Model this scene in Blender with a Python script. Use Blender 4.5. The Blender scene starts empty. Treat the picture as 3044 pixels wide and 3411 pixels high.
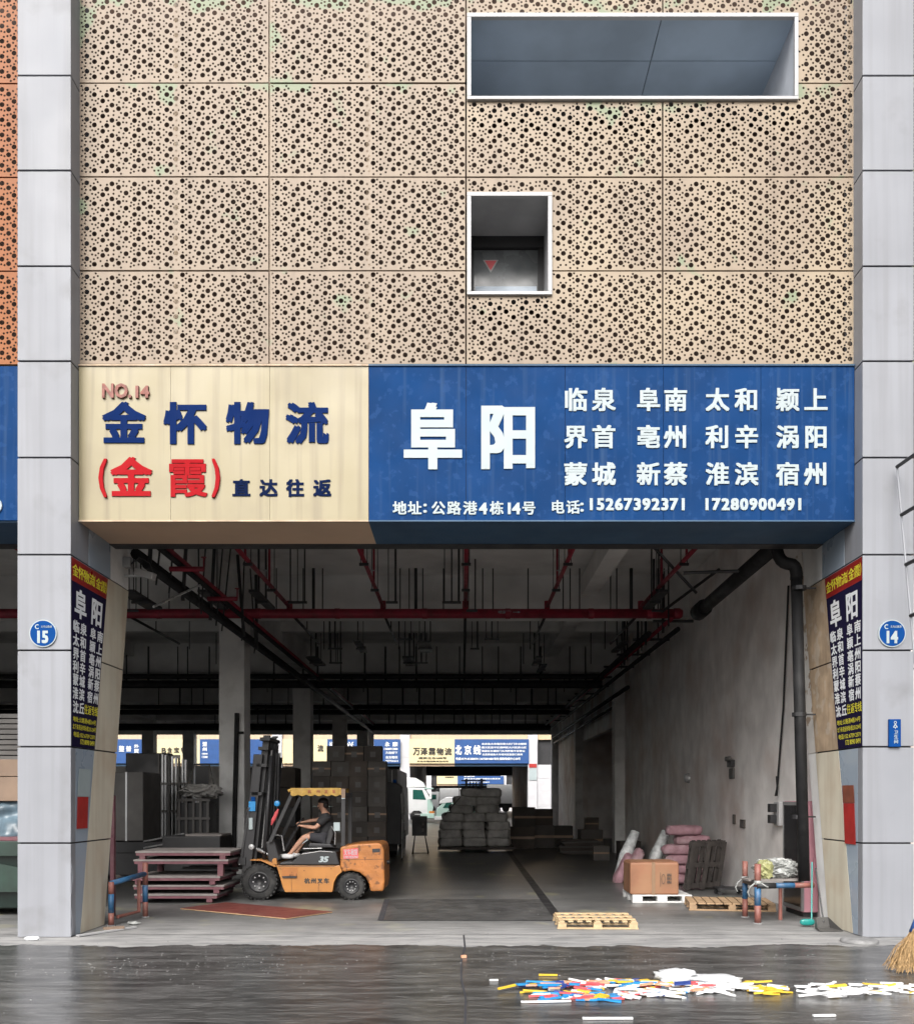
import bpy, math, random
from mathutils import Vector, Matrix
from mathutils.geometry import delaunay_2d_cdt
R = math.radians
rnd = random.Random(7)
scene = bpy.context.scene
col = scene.collection

# ------------------------------------------------------------------ camera, sky, sun, exposure
cam = bpy.data.cameras.new('camera')
cam_o = bpy.data.objects.new('camera', cam); col.objects.link(cam_o)
cam_o.location = (0, -12.5, 1.9); cam_o.rotation_euler = (R(90), 0, 0)
cam.sensor_fit = 'HORIZONTAL'; cam.sensor_width = 36; cam.lens = 36
cam.shift_x = -0.0055; cam.shift_y = 0.314
cam.clip_start = 0.1; cam.clip_end = 900
scene.camera = cam_o
world = bpy.data.worlds.new('World'); scene.world = world; world.use_nodes = True
wn = world.node_tree
bg = wn.nodes['Background']
sky = wn.nodes.new('ShaderNodeTexSky'); sky.sky_type = 'NISHITA'; sky.sun_disc = False
SUN_EL, SUN_AZ = R(42), R(192)          # azimuth clockwise from +Y: the sun stands behind the photographer
sky.sun_elevation = SUN_EL; sky.sun_rotation = SUN_AZ
sky.air_density = 1.0; sky.dust_density = 6.0; sky.ozone_density = 1.0
hs = wn.nodes.new('ShaderNodeHueSaturation'); hs.inputs['Saturation'].default_value = 0.30
wn.links.new(sky.outputs[0], hs.inputs['Color']); wn.links.new(hs.outputs[0], bg.inputs['Color'])
bg.inputs['Strength'].default_value = 0.13
sun = bpy.data.lights.new('sun', 'SUN'); sun.energy = 1.5; sun.angle = R(40); sun.color = (1, 0.97, 0.93)
sun_o = bpy.data.objects.new('sun', sun); col.objects.link(sun_o)
sd = Vector((math.sin(SUN_AZ)*math.cos(SUN_EL), math.cos(SUN_AZ)*math.cos(SUN_EL), math.sin(SUN_EL)))
sun_o.rotation_euler = sd.to_track_quat('Z', 'Y').to_euler(); sun_o.location = (0, -20, 30)
scene.view_settings.view_transform = 'Standard'; scene.view_settings.look = 'None'
scene.view_settings.gamma = 1; scene.view_settings.use_curve_mapping = False
scene.view_settings.exposure = 0.95
scene.render.engine = 'CYCLES'
scene.cycles.use_denoising = True
scene.cycles.max_bounces = 8; scene.cycles.diffuse_bounces = 5; scene.cycles.glossy_bounces = 3
scene.cycles.transparent_max_bounces = 6; scene.cycles.caustics_reflective = False

# ------------------------------------------------------------------ materials
def srgb(r, g, b):
    f = lambda c: (c/255/12.92) if c/255 <= 0.04045 else ((c/255+0.055)/1.055)**2.4
    return (f(r), f(g), f(b))
MATS = {}
def mat(name, c, rough=0.6, metal=0.0, var=0.12, scale=2.0, bump=0.0, bscale=20, streak=0.0, sc=(0.1, 0.08, 0.06), sscale=(9, 9, 0.35),
        dirt=0.0, dc=(0.08, 0.06, 0.05), dscale=1.2, local=False, spec=0.5, alpha=1.0, trans=0.0, coat=0.0, sthr=(0.45, 0.8), dthr=(0.5, 0.68)):
    if name in MATS: return MATS[name]
    m = bpy.data.materials.new(name); m.use_nodes = True
    t = m.node_tree; n = t.nodes; L = t.links
    p = n['Principled BSDF']
    p.inputs['Roughness'].default_value = rough; p.inputs['Metallic'].default_value = metal
    p.inputs['Specular IOR Level'].default_value = spec
    p.inputs['Coat Weight'].default_value = coat
    if trans: p.inputs['Transmission Weight'].default_value = trans
    if alpha < 1: p.inputs['Alpha'].default_value = alpha
    if local: pos = n.new('ShaderNodeTexCoord').outputs['Object']
    else: pos = n.new('ShaderNodeNewGeometry').outputs['Position']
    def noise(s, detail=4, vec=None):
        q = n.new('ShaderNodeTexNoise'); q.inputs['Scale'].default_value = 1.0 if vec else s; q.inputs['Detail'].default_value = detail
        if vec:
            mp = n.new('ShaderNodeVectorMath'); mp.operation = 'MULTIPLY'; mp.inputs[1].default_value = vec
            L.new(pos, mp.inputs[0]); L.new(mp.outputs[0], q.inputs['Vector'])
        else: L.new(pos, q.inputs['Vector'])
        return q.outputs[0]
    def mix(a, b, fac):
        x = n.new('ShaderNodeMix'); x.data_type = 'RGBA'
        if isinstance(a, tuple): x.inputs['A'].default_value = (*a, 1)
        else: L.new(a, x.inputs['A'])
        if isinstance(b, tuple): x.inputs['B'].default_value = (*b, 1)
        else: L.new(b, x.inputs['B'])
        L.new(fac, x.inputs['Factor']); return x.outputs['Result']
    def ramp(v, lo, hi, top=1.0):
        r = n.new('ShaderNodeMapRange'); r.inputs['From Min'].default_value = lo; r.inputs['From Max'].default_value = hi
        r.inputs['To Max'].default_value = top; L.new(v, r.inputs['Value']); return r.outputs[0]
    lo = tuple(x*(1-var) for x in c); hi = tuple(min(0.85, x*(1+var)) for x in c)
    out = mix(lo, hi, ramp(noise(scale), 0.35, 0.65))
    if streak: out = mix(out, sc, ramp(noise(1, 3, sscale), sthr[0], sthr[1], streak))
    if dirt: out = mix(out, dc, ramp(noise(dscale, 6), dthr[0], dthr[1], dirt))
    L.new(out, p.inputs['Base Color'])
    L.new(ramp(noise(scale*1.7), 0.3, 0.7), (rr := n.new('ShaderNodeMapRange')).inputs['Value'])
    rr.inputs['To Min'].default_value = max(0.03, rough-0.08); rr.inputs['To Max'].default_value = min(1, rough+0.08)
    L.new(rr.outputs[0], p.inputs['Roughness'])
    if bump:
        b = n.new('ShaderNodeBump'); b.inputs['Strength'].default_value = bump; b.inputs['Distance'].default_value = 0.02
        L.new(noise(bscale), b.inputs['Height']); L.new(b.outputs[0], p.inputs['Normal'])
    m['_'] = 1
    MATS[name] = m
    return m

M_alu = mat('aluminium_cladding', (0.247, 0.256, 0.280), 0.5, 0.0, 0.07, 0.7, spec=.32, streak=0.55, sc=(0.17, 0.17, 0.178), sscale=(7, 7, 0.22), bump=0.05, bscale=1.5, coat=0.0, dirt=0.4, dc=(0.13, 0.125, 0.12), dscale=1.6, dthr=(0.58, 0.78))
M_alu_side = mat('grey_cladding', (0.30, 0.36, 0.43), 0.3, 0.0, 0.06, 0.8, bump=0.05, bscale=1.5, coat=0.2)
M_cream_clad = mat('cream_cladding', (0.62, 0.575, 0.465), 0.5, 0, 0.08, 1.2, streak=0.5, sc=(0.40, 0.30, 0.20), sscale=(6, 6, 0.5), dirt=0.4, dc=(0.46, 0.33, 0.22), dscale=1.1)
M_tan_clad = mat('weathered_tan_cladding', (0.44, 0.33, 0.225), 0.6, 0, 0.2, 3, streak=0.5, sc=(0.22, 0.15, 0.10), sscale=(10, 10, 1.5), dirt=0.4, dc=(0.55, 0.5, 0.43), dscale=4, dthr=(0.55, 0.62), bump=0.3, bscale=9)
M_peel = mat('peeling_white_paint', (0.66, 0.64, 0.61), 0.7, 0, 0.05, 2, dirt=0.9, dc=(0.33, 0.24, 0.17), dscale=5, dthr=(0.53, 0.57), bump=0.3, bscale=12)
M_joint = mat('dark_joint', (0.03, 0.03, 0.035), 0.8)
M_white_frame = mat('white_window_frame', (0.38, 0.38, 0.385), 0.45, var=0.03)
M_conc = mat('ceiling_concrete', (0.76, 0.76, 0.75), 0.9, var=0.12, scale=0.8, dirt=0.25, dc=(0.22, 0.21, 0.2), dscale=0.9, bump=0.15, bscale=6)
M_wall_in = mat('interior_plaster', (0.76, 0.74, 0.725), 0.75, var=0.12, scale=1.6, dirt=0.6, dc=(0.46, 0.33, 0.27), dscale=0.5, dthr=(0.46, 0.66), bump=0.3, bscale=7, streak=0.3, sc=(0.38, 0.33, 0.32), sscale=(3, 2.2, .9))
M_coln = mat('painted_concrete_column', (0.72, 0.72, 0.71), 0.8, var=0.08, scale=1.5, dirt=0.3, dc=(0.25, 0.24, 0.23), dscale=2)
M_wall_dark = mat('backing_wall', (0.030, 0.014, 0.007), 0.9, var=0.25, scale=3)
M_steel_dark = mat('dark_steel', (0.035, 0.035, 0.037), 0.5, 0.4)
M_steel = mat('galvanised_steel', (0.42, 0.43, 0.44), 0.4, 0.7)
M_redpipe = mat('red_pipe_paint', (0.24, 0.012, 0.030), 0.55, var=0.25, scale=4, dirt=0.3, dc=(0.08, 0.03, 0.03), dscale=6)
M_blackpipe = mat('black_pipe', (0.014, 0.014, 0.015), 0.6, spec=.2, var=0.3, scale=3, dirt=0.3, dc=(0.04, 0.04, 0.04), dscale=5)
M_sign_cream = mat('cream_sign_board', (0.272, 0.232, 0.135), 0.42, var=0.02, scale=1, streak=0.75, sc=(0.155, 0.12, 0.07), sscale=(8, 8, 0.28), dirt=0.35, dc=(0.19, 0.155, 0.09), dscale=1.2, sthr=(0.5, 0.78))
M_sign_blue = mat('blue_sign_board', (0.0045, 0.036, 0.125), 0.7, var=0.12, scale=1.5, streak=0.5, sc=(0.055, 0.10, 0.18), sscale=(12, 12, 0.35), dirt=0.55, dc=(0.016, 0.058, 0.17), dscale=9, dthr=(.57, .63), sthr=(0.54, 0.82), spec=.1)
M_letter_w = mat('white_letters', (0.345, 0.40, 0.415), 0.6, var=0.03)
M_letter_b = mat('navy_letters', (0.0025, 0.016, 0.085), 0.7, var=0.08, spec=.06)
M_letter_navy = mat('dark_navy_letters', (0.0025, 0.009, 0.042), 0.7, var=0.08, spec=.06)
M_letter_r = mat('red_letters', (0.31, 0.009, 0.013), 0.7, var=0.06, spec=.08)
M_letter_faded = mat('faded_red_letters', (0.21, 0.07, 0.052), 0.6, var=0.25, scale=12)
M_letter_k = mat('black_letters', (0.03, 0.025, 0.02), 0.5)
M_letter_y = mat('yellow_letters', (0.5, 0.43, 0.05), 0.5, var=0.08, scale=8)
M_banner = mat('navy_banner', (0.012, 0.009, 0.036), 0.7, spec=.1, var=0.1)
M_banner_red = mat('red_banner', (0.28, 0.018, 0.015), 0.35, var=0.1)
M_dot_blue = mat('blue_plate', (0.003, 0.048, 0.20), 0.7, var=0.06, spec=.08)
M_paper_w = mat('white_paper', (0.34, 0.40, 0.41), 0.6, var=0.05)
M_paper_r = mat('red_paper', (0.36, 0.02, 0.017), 0.6, var=0.12, scale=4)
M_paper_o = mat('faded_orange_paper', (0.2, 0.06, 0.035), 0.6, var=0.15, scale=6)
M_orange = mat('orange_forklift_paint', (0.40, 0.17, 0.04), 0.4, var=0.08, scale=3, coat=0.1, dirt=0.3, dc=(0.24, 0.085, 0.03), dscale=5, dthr=(0.52, 0.7))
M_orange_rust = mat('worn_orange_paint', (0.37, 0.14, 0.035), 0.55, var=0.15, scale=4, dirt=0.7, dc=(0.09, 0.04, 0.02), dscale=9, dthr=(0.54, 0.60), bump=0.4, bscale=15)
M_plastic_k = mat('black_plastic', (0.02, 0.02, 0.022), 0.5, var=0.2)
M_tyre = mat('tyre_rubber', (0.02, 0.02, 0.02), 0.85, var=0.3, scale=6, dirt=0.3, dc=(0.08, 0.075, 0.07), dscale=6)
M_awning = mat('yellow_awning', (0.42, 0.26, 0.06), 0.7, var=0.15, scale=8)
M_skin = mat('skin', (0.45, 0.25, 0.17), 0.55, var=0.06)
M_hair = mat('black_hair', (0.012, 0.01, 0.01), 0.6)
M_shirt = mat('black_shirt', (0.018, 0.018, 0.02), 0.85)
M_shorts = mat('dark_shorts', (0.025, 0.025, 0.03), 0.85)
M_shoe = mat('white_shoe', (0.6, 0.6, 0.6), 0.6)
M_wood_pale = mat('pale_pine', (0.46, 0.34, 0.20), 0.7, var=0.15, scale=6, streak=0.3, sc=(0.36, 0.24, 0.13), sscale=(30, 3, 30))
M_wood_tan = mat('tan_pine', (0.36, 0.24, 0.14), 0.7, var=0.2, scale=6, streak=0.4, sc=(0.18, 0.11, 0.06), sscale=(3, 30, 30))
M_wood_dark = mat('dark_weathered_wood', (0.055, 0.047, 0.043), 0.8, var=0.25, scale=5)
M_pallet_white = mat('white_plastic', (0.62, 0.62, 0.61), 0.5, var=0.06, dirt=0.3, dc=(0.3, 0.3, 0.3), dscale=6)
M_card = mat('brown_cardboard', (0.26, 0.12, 0.065), 0.6, var=0.15, scale=2, dirt=0.4, dc=(0.30, 0.19, 0.10), dscale=1.6)
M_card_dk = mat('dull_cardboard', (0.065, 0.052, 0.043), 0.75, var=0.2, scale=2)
M_card_lt = mat('tan_carton', (0.20, 0.14, 0.10), 0.75, var=0.12, scale=2)
M_tape = mat('packing_tape', (0.24, 0.15, 0.09), 0.4, var=0.1)
M_sack_pink = mat('pink_woven_sack', (0.36, 0.205, 0.235), 0.85, dirt=.5, dc=(.42,.38,.37), dscale=2.5, var=0.2, scale=5, bump=0.4, bscale=25)
M_sack_grey = mat('grey_woven_sack', (0.38, 0.37, 0.355), 0.8, var=0.2, scale=4, bump=0.5, bscale=22)
M_plwrap = mat('clear_wrap', (0.5, 0.52, 0.52), 0.25, var=0.25, scale=8, bump=0.8, bscale=18)
M_rail_red = mat('worn_red_paint', (0.20, 0.075, 0.06), 0.55, var=0.25, scale=7, dirt=0.4, dc=(0.2, 0.12, 0.09), dscale=9)
M_rail_blue = mat('worn_blue_paint', (0.025, 0.10, 0.21), 0.5, var=0.25, scale=7, dirt=0.3, dc=(0.25, 0.2, 0.18), dscale=9)
M_rack_red = mat('dusty_red_steel', (0.135, 0.05, 0.063), 0.6, var=0.2, scale=5, dirt=0.4, dc=(0.2, 0.12, 0.12), dscale=4)
M_board_grey = mat('dusty_board', (0.22, 0.20, 0.19), 0.8, var=0.15, scale=4)
M_board_red = mat('red_film_board', (0.13, 0.030, 0.024), 0.55, var=0.15, scale=3, dirt=0.4, dc=(0.17, 0.08, 0.06), dscale=5)
M_glass_dark = mat('dark_cabinet_glass', (0.03, 0.03, 0.032), 0.15, var=0.1)
M_pink = mat('pink_cabinet_side', (0.55, 0.27, 0.32), 0.4, var=0.08)
M_bag = mat('crumpled_white_sheet', (0.30, 0.31, 0.30), 0.35, var=0.35, scale=14, bump=1.0, bscale=11)
M_bag_y = mat('yellowish_plastic', (0.28, 0.28, 0.13), 0.35, var=0.2, scale=9, bump=0.9, bscale=14)
M_teal = mat('turquoise_plastic', (0.012, 0.21, 0.19), 0.4)
M_grey_plastic = mat('grey_plastic', (0.07, 0.068, 0.065), 0.5, var=0.2)
M_stone = mat('dark_stone', (0.20, 0.20, 0.20), 0.7, var=0.25, scale=8, bump=0.3)
M_straw = mat('straw', (0.34, 0.22, 0.10), 0.75, var=0.3, scale=30)
M_blue_cloth = mat('blue_tape', (0.02, 0.06, 0.20), 0.5)
M_tarp = mat('blue_grey_tarp', (0.085, 0.125, 0.155), 0.35, var=0.35, scale=3, bump=0.6, bscale=6)
M_tarp_dk = mat('dark_blue_tarp', (0.02, 0.045, 0.08), 0.4, var=0.3)
M_green = mat('dark_green_paint', (0.003, 0.012, 0.009), 0.45, var=0.3, scale=2)
M_green_lt = mat('faded_green_paint', (0.010, 0.028, 0.02), 0.5, var=0.3, scale=3)
M_truck_w = mat('white_truck_paint', (0.75, 0.76, 0.76), 0.35, var=0.03)
M_truck_g = mat('pale_green_truck_paint', (0.42, 0.58, 0.52), 0.35, var=0.06)
M_truck_glass = mat('green_glass', (0.02, 0.10, 0.08), 0.1, var=0.1)
M_van_side = mat('dark_box_body', (0.05, 0.05, 0.052), 0.5, var=0.25, scale=2)
M_lamp_orange = mat('orange_lens', (0.6, 0.22, 0.05), 0.3)
M_shutter = mat('grey_shutter', (0.5, 0.51, 0.52), 0.5)
M_crate_grey = mat('grey_carton', (0.095, 0.09, 0.086), 0.6, var=0.15, scale=2)
M_reveal = mat('slate_blue_soffit', (0.33, 0.42, 0.52), 0.5, var=0.18, scale=0.7)
M_reveal_side = mat('blue_grey_reveal', (0.50, 0.53, 0.58), 0.5, var=0.1)
M_reveal_dk = mat('grey_reveal', (0.36, 0.36, 0.37), 0.6, var=0.15)
M_soffit_tan = mat('tan_soffit', (0.60, 0.43, 0.30), 0.6, var=0.06, scale=1)
M_soffit_blue = mat('navy_soffit', (0.03, 0.08, 0.15), 0.6, var=0.1, scale=1)
M_chrome = mat('pale_metal', (0.38, 0.38, 0.38), 0.3, 0.3)
M_yellow_p = mat('yellow_plastic', (0.68, 0.45, 0.04), 0.4, var=0.08)
M_blue_p = mat('blue_plastic', (0.02, 0.24, 0.55), 0.4, var=0.1)
M_navy_p = mat('navy_plastic', (0.03, 0.06, 0.25), 0.4)
M_red_p = mat('coral_red_plastic', (0.60, 0.09, 0.10), 0.4, var=0.1)
M_peach_p = mat('peach_plastic', (0.62, 0.32, 0.2), 0.4, var=0.08)
M_white_p = mat('white_offcut_plastic', (0.74, 0.75, 0.76), 0.35, var=0.03)

# perforated facade sheets: cream or orange paint with faint streaks, algae under the joints, yellowish bleaching
def facade_mat(name, base, low, algae):
    m = bpy.data.materials.new(name); m.use_nodes = True; t = m.node_tree; n = t.nodes; L = t.links; p = n['Principled BSDF']; p.inputs['Specular IOR Level'].default_value = .3
    pos = n.new('ShaderNodeNewGeometry').outputs['Position']
    sx = n.new('ShaderNodeSeparateXYZ'); L.new(pos, sx.inputs[0])
    def noise(vec, det=3):
        mp = n.new('ShaderNodeVectorMath'); mp.operation = 'MULTIPLY'; mp.inputs[1].default_value = vec; L.new(pos, mp.inputs[0])
        q = n.new('ShaderNodeTexNoise'); q.inputs['Scale'].default_value = 1; q.inputs['Detail'].default_value = det; L.new(mp.outputs[0], q.inputs['Vector']); return q.outputs[0]
    def mr(v, a, b, c=0.0, d=1.0):
        r = n.new('ShaderNodeMapRange'); r.inputs['From Min'].default_value = a; r.inputs['From Max'].default_value = b
        r.inputs['To Min'].default_value = c; r.inputs['To Max'].default_value = d; L.new(v, r.inputs['Value']); return r.outputs[0]
    def ma(op, a, b):
        q = n.new('ShaderNodeMath'); q.operation = op
        for i, v in enumerate((a, b)):
            if isinstance(v, (int, float)): q.inputs[i].default_value = v
            else: L.new(v, q.inputs[i])
        return q.outputs[0]
    def mix(a, b, f):
        x = n.new('ShaderNodeMix'); x.data_type = 'RGBA'
        for k, v in (('A', a), ('B', b)):
            if isinstance(v, tuple): x.inputs[k].default_value = (*v, 1)
            else: L.new(v, x.inputs[k])
        L.new(f, x.inputs['Factor']); return x.outputs['Result']
    out = mix(base, tuple(c*0.86 for c in base), mr(noise((7, 7, 0.3)), 0.45, 0.7))
    # the right hand sheets are paler and yellower than the left hand ones
    out = mix(out, low, ma('MULTIPLY', mr(sx.outputs[0], -0.1, 0.1, 0.2, 1.0), mr(noise((0.8, .8, 0.6)), 0.36, 0.62)))
    # algae hangs from the top of a sheet and down its left edge
    fz = ma('FRACT', ma('DIVIDE', ma('SUBTRACT', sx.outputs[2], 7.98), 1.315), 0)
    fx = ma('FRACT', ma('DIVIDE', ma('ADD', sx.outputs[0], 5.46), 2.75), 0)
    edge = ma('MAXIMUM', mr(fz, 0.72, 1.0), mr(fx, 0.16, 0.0, 0.0, 0.9))
    high = mr(sx.outputs[2], 11.0, 12.9)
    a = ma('MULTIPLY', mr(ma('ADD', noise((2.2, 2.2, 2.2), 5), ma('MULTIPLY', ma('MULTIPLY', edge, high), 0.30)), 0.66, 0.73), algae)
    out = mix(out, (0.195, 0.235, 0.15), a)
    L.new(out, p.inputs['Base Color']); p.inputs['Roughness'].default_value = 0.5
    MATS[name] = m; return m
M_face = facade_mat('cream_perforated_sheet', (0.268, 0.211, 0.159), (0.328, 0.264, 0.190), 0.9)
M_face_o = facade_mat('orange_perforated_sheet', (0.25, 0.078, 0.018), (0.29, 0.10, 0.014), 0.0)
M_face_g = facade_mat('pale_green_perforated_sheet', (0.24, 0.235, 0.15), (0.2, 0.235, 0.14), 0.6)

# ground: dry concrete apron, wet dark yard in front, worn grey floor inside with its deepening shade painted in
def ground_mat(name, inside):
    m = bpy.data.materials.new(name); m.use_nodes = True; t = m.node_tree; n = t.nodes; L = t.links; p = n['Principled BSDF']
    pos = n.new('ShaderNodeNewGeometry').outputs['Position']
    sx = n.new('ShaderNodeSeparateXYZ'); L.new(pos, sx.inputs[0])
    def noise(vec, det=4, rough=0.6):
        mp = n.new('ShaderNodeVectorMath'); mp.operation = 'MULTIPLY'; mp.inputs[1].default_value = vec; L.new(pos, mp.inputs[0])
        q = n.new('ShaderNodeTexNoise'); q.inputs['Scale'].default_value = 1; q.inputs['Detail'].default_value = det; q.inputs['Roughness'].default_value = rough
        L.new(mp.outputs[0], q.inputs['Vector']); return q.outputs[0]
    def mr(v, a, b, c=0.0, d=1.0):
        r = n.new('ShaderNodeMapRange'); r.inputs['From Min'].default_value = a; r.inputs['From Max'].default_value = b
        r.inputs['To Min'].default_value = c; r.inputs['To Max'].default_value = d; L.new(v, r.inputs['Value']); return r.outputs[0]
    def ma(op, a, b):
        q = n.new('ShaderNodeMath'); q.operation = op
        for i, v in enumerate((a, b)):
            if isinstance(v, (int, float)): q.inputs[i].default_value = v
            else: L.new(v, q.inputs[i])
        return q.outputs[0]
    def mix(a, b, f):
        x = n.new('ShaderNodeMix'); x.data_type = 'RGBA'
        for k, v in (('A', a), ('B', b)):
            if isinstance(v, tuple): x.inputs[k].default_value = (*v, 1)
            else: L.new(v, x.inputs[k])
        L.new(f, x.inputs['Factor']); return x.outputs['Result']
    bmp = n.new('ShaderNodeBump')
    if inside:
        out = mix((0.24, 0.24, 0.235), (0.15, 0.15, 0.148), mr(noise((0.5, 0.7, 1)), 0.4, 0.62))
        out = mix(out, (0.32, 0.31, 0.30), mr(noise((2.2, 5, 1), 6), 0.55, 0.72, 0, 0.55))
        out = mix(out, (0.10, 0.10, 0.10), mr(noise((1.2, 9, 1), 5), 0.56, 0.68, 0, 0.6))
        out = mix(out, (0.29, 0.28, 0.15), mr(noise((0.9, 0.55, 1), 2), 0.6, 0.66, 0, 0.45))
        rough = mr(noise((1.2, 2.5, 1)), 0.35, 0.65, 0.28, 0.5)
        bmp.inputs['Strength'].default_value = 0.10
        L.new(noise((4, 14, 1), 6), bmp.inputs['Height'])
    else:
        dry = mix((0.31, 0.305, 0.30), (0.20, 0.20, 0.20), mr(noise((1.0, 4.5, 1), 6), 0.42, 0.62))
        dry = mix(dry, (0.12, 0.12, 0.12), mr(noise((2.0, 20, 1), 8, .72), 0.55, 0.64, 0, 0.8))
        dry = mix(dry, (0.42, 0.42, 0.41), mr(noise((3.5, 26, 1), 8, .7), 0.58, 0.68, 0, 0.7))
        wet = mix((0.034, 0.034, 0.033), (0.105, 0.104, 0.102), mr(noise((0.8, 4.0, 1), 8, .7), 0.42, 0.6))
        wet = mix(wet, (0.22, 0.218, 0.214), mr(noise((4, 26, 1), 9, .8), 0.52, 0.62, 0, .6))
        wet = mix(wet, (0.022, 0.021, 0.021), mr(noise((1.6, 10, 1), 8, .7), 0.52, 0.64))
        # shoreline of the wet zone, along y = -0.9 in front of the bay
        shore = ma('ADD', sx.outputs[1], ma('MULTIPLY', ma('SUBTRACT', noise((0.55, 0.1, 1), 5, .65), 0.5), 1.3))
        shore = ma('ADD', shore, ma('MULTIPLY', ma('SUBTRACT', noise((6, 6, 1), 4), 0.5), 0.12))
        wf = mr(shore, -0.66, -0.70)
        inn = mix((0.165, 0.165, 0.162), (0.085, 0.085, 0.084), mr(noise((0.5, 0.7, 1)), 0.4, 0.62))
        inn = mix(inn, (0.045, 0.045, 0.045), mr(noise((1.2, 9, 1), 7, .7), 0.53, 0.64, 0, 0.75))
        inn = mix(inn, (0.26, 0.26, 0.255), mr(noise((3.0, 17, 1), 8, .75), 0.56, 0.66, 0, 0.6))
        inn = mix(inn, (0.075, 0.075, 0.075), mr(sx.outputs[1], 4.0, 9.0, 0, 0.75))  # interior shade painted into the colour: floor darkens away from the door
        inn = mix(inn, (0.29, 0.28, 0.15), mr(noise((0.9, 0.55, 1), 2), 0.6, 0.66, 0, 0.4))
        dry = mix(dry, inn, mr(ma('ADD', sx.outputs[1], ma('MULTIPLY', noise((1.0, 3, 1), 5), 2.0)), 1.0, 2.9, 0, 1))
        out = mix(dry, wet, wf)
        pud = mr(noise((0.35, 0.7, 1), 3), 0.45, 0.55)
        deep = mr(sx.outputs[1], -1.5, -3.2)
        rw = ma('SUBTRACT', 0.27, ma('MULTIPLY', ma('MULTIPLY', pud, deep), 0.2))
        rough = ma('ADD', ma('MULTIPLY', wf, rw), ma('MULTIPLY', ma('SUBTRACT', 1.0, wf), mr(sx.outputs[1], 0.5, 4.0, 0.7, 0.36)))
        bmp.inputs['Strength'].default_value = 0.2
        L.new(noise((5, 22, 1), 9, .7), bmp.inputs['Height'])
    bmp.inputs['Distance'].default_value = 0.02
    L.new(bmp.outputs[0], p.inputs['Normal'])
    L.new(out, p.inputs['Base Color']); L.new(rough, p.inputs['Roughness'])
    MATS[name] = m; return m
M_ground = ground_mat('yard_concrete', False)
M_plate = mat('worn_dark_screed', (0.055, 0.055, 0.055), 0.45, var=0.3, scale=2.5, dirt=0.6, dc=(0.12, 0.12, 0.115), dscale=2.2, bump=0.2, bscale=12)

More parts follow.
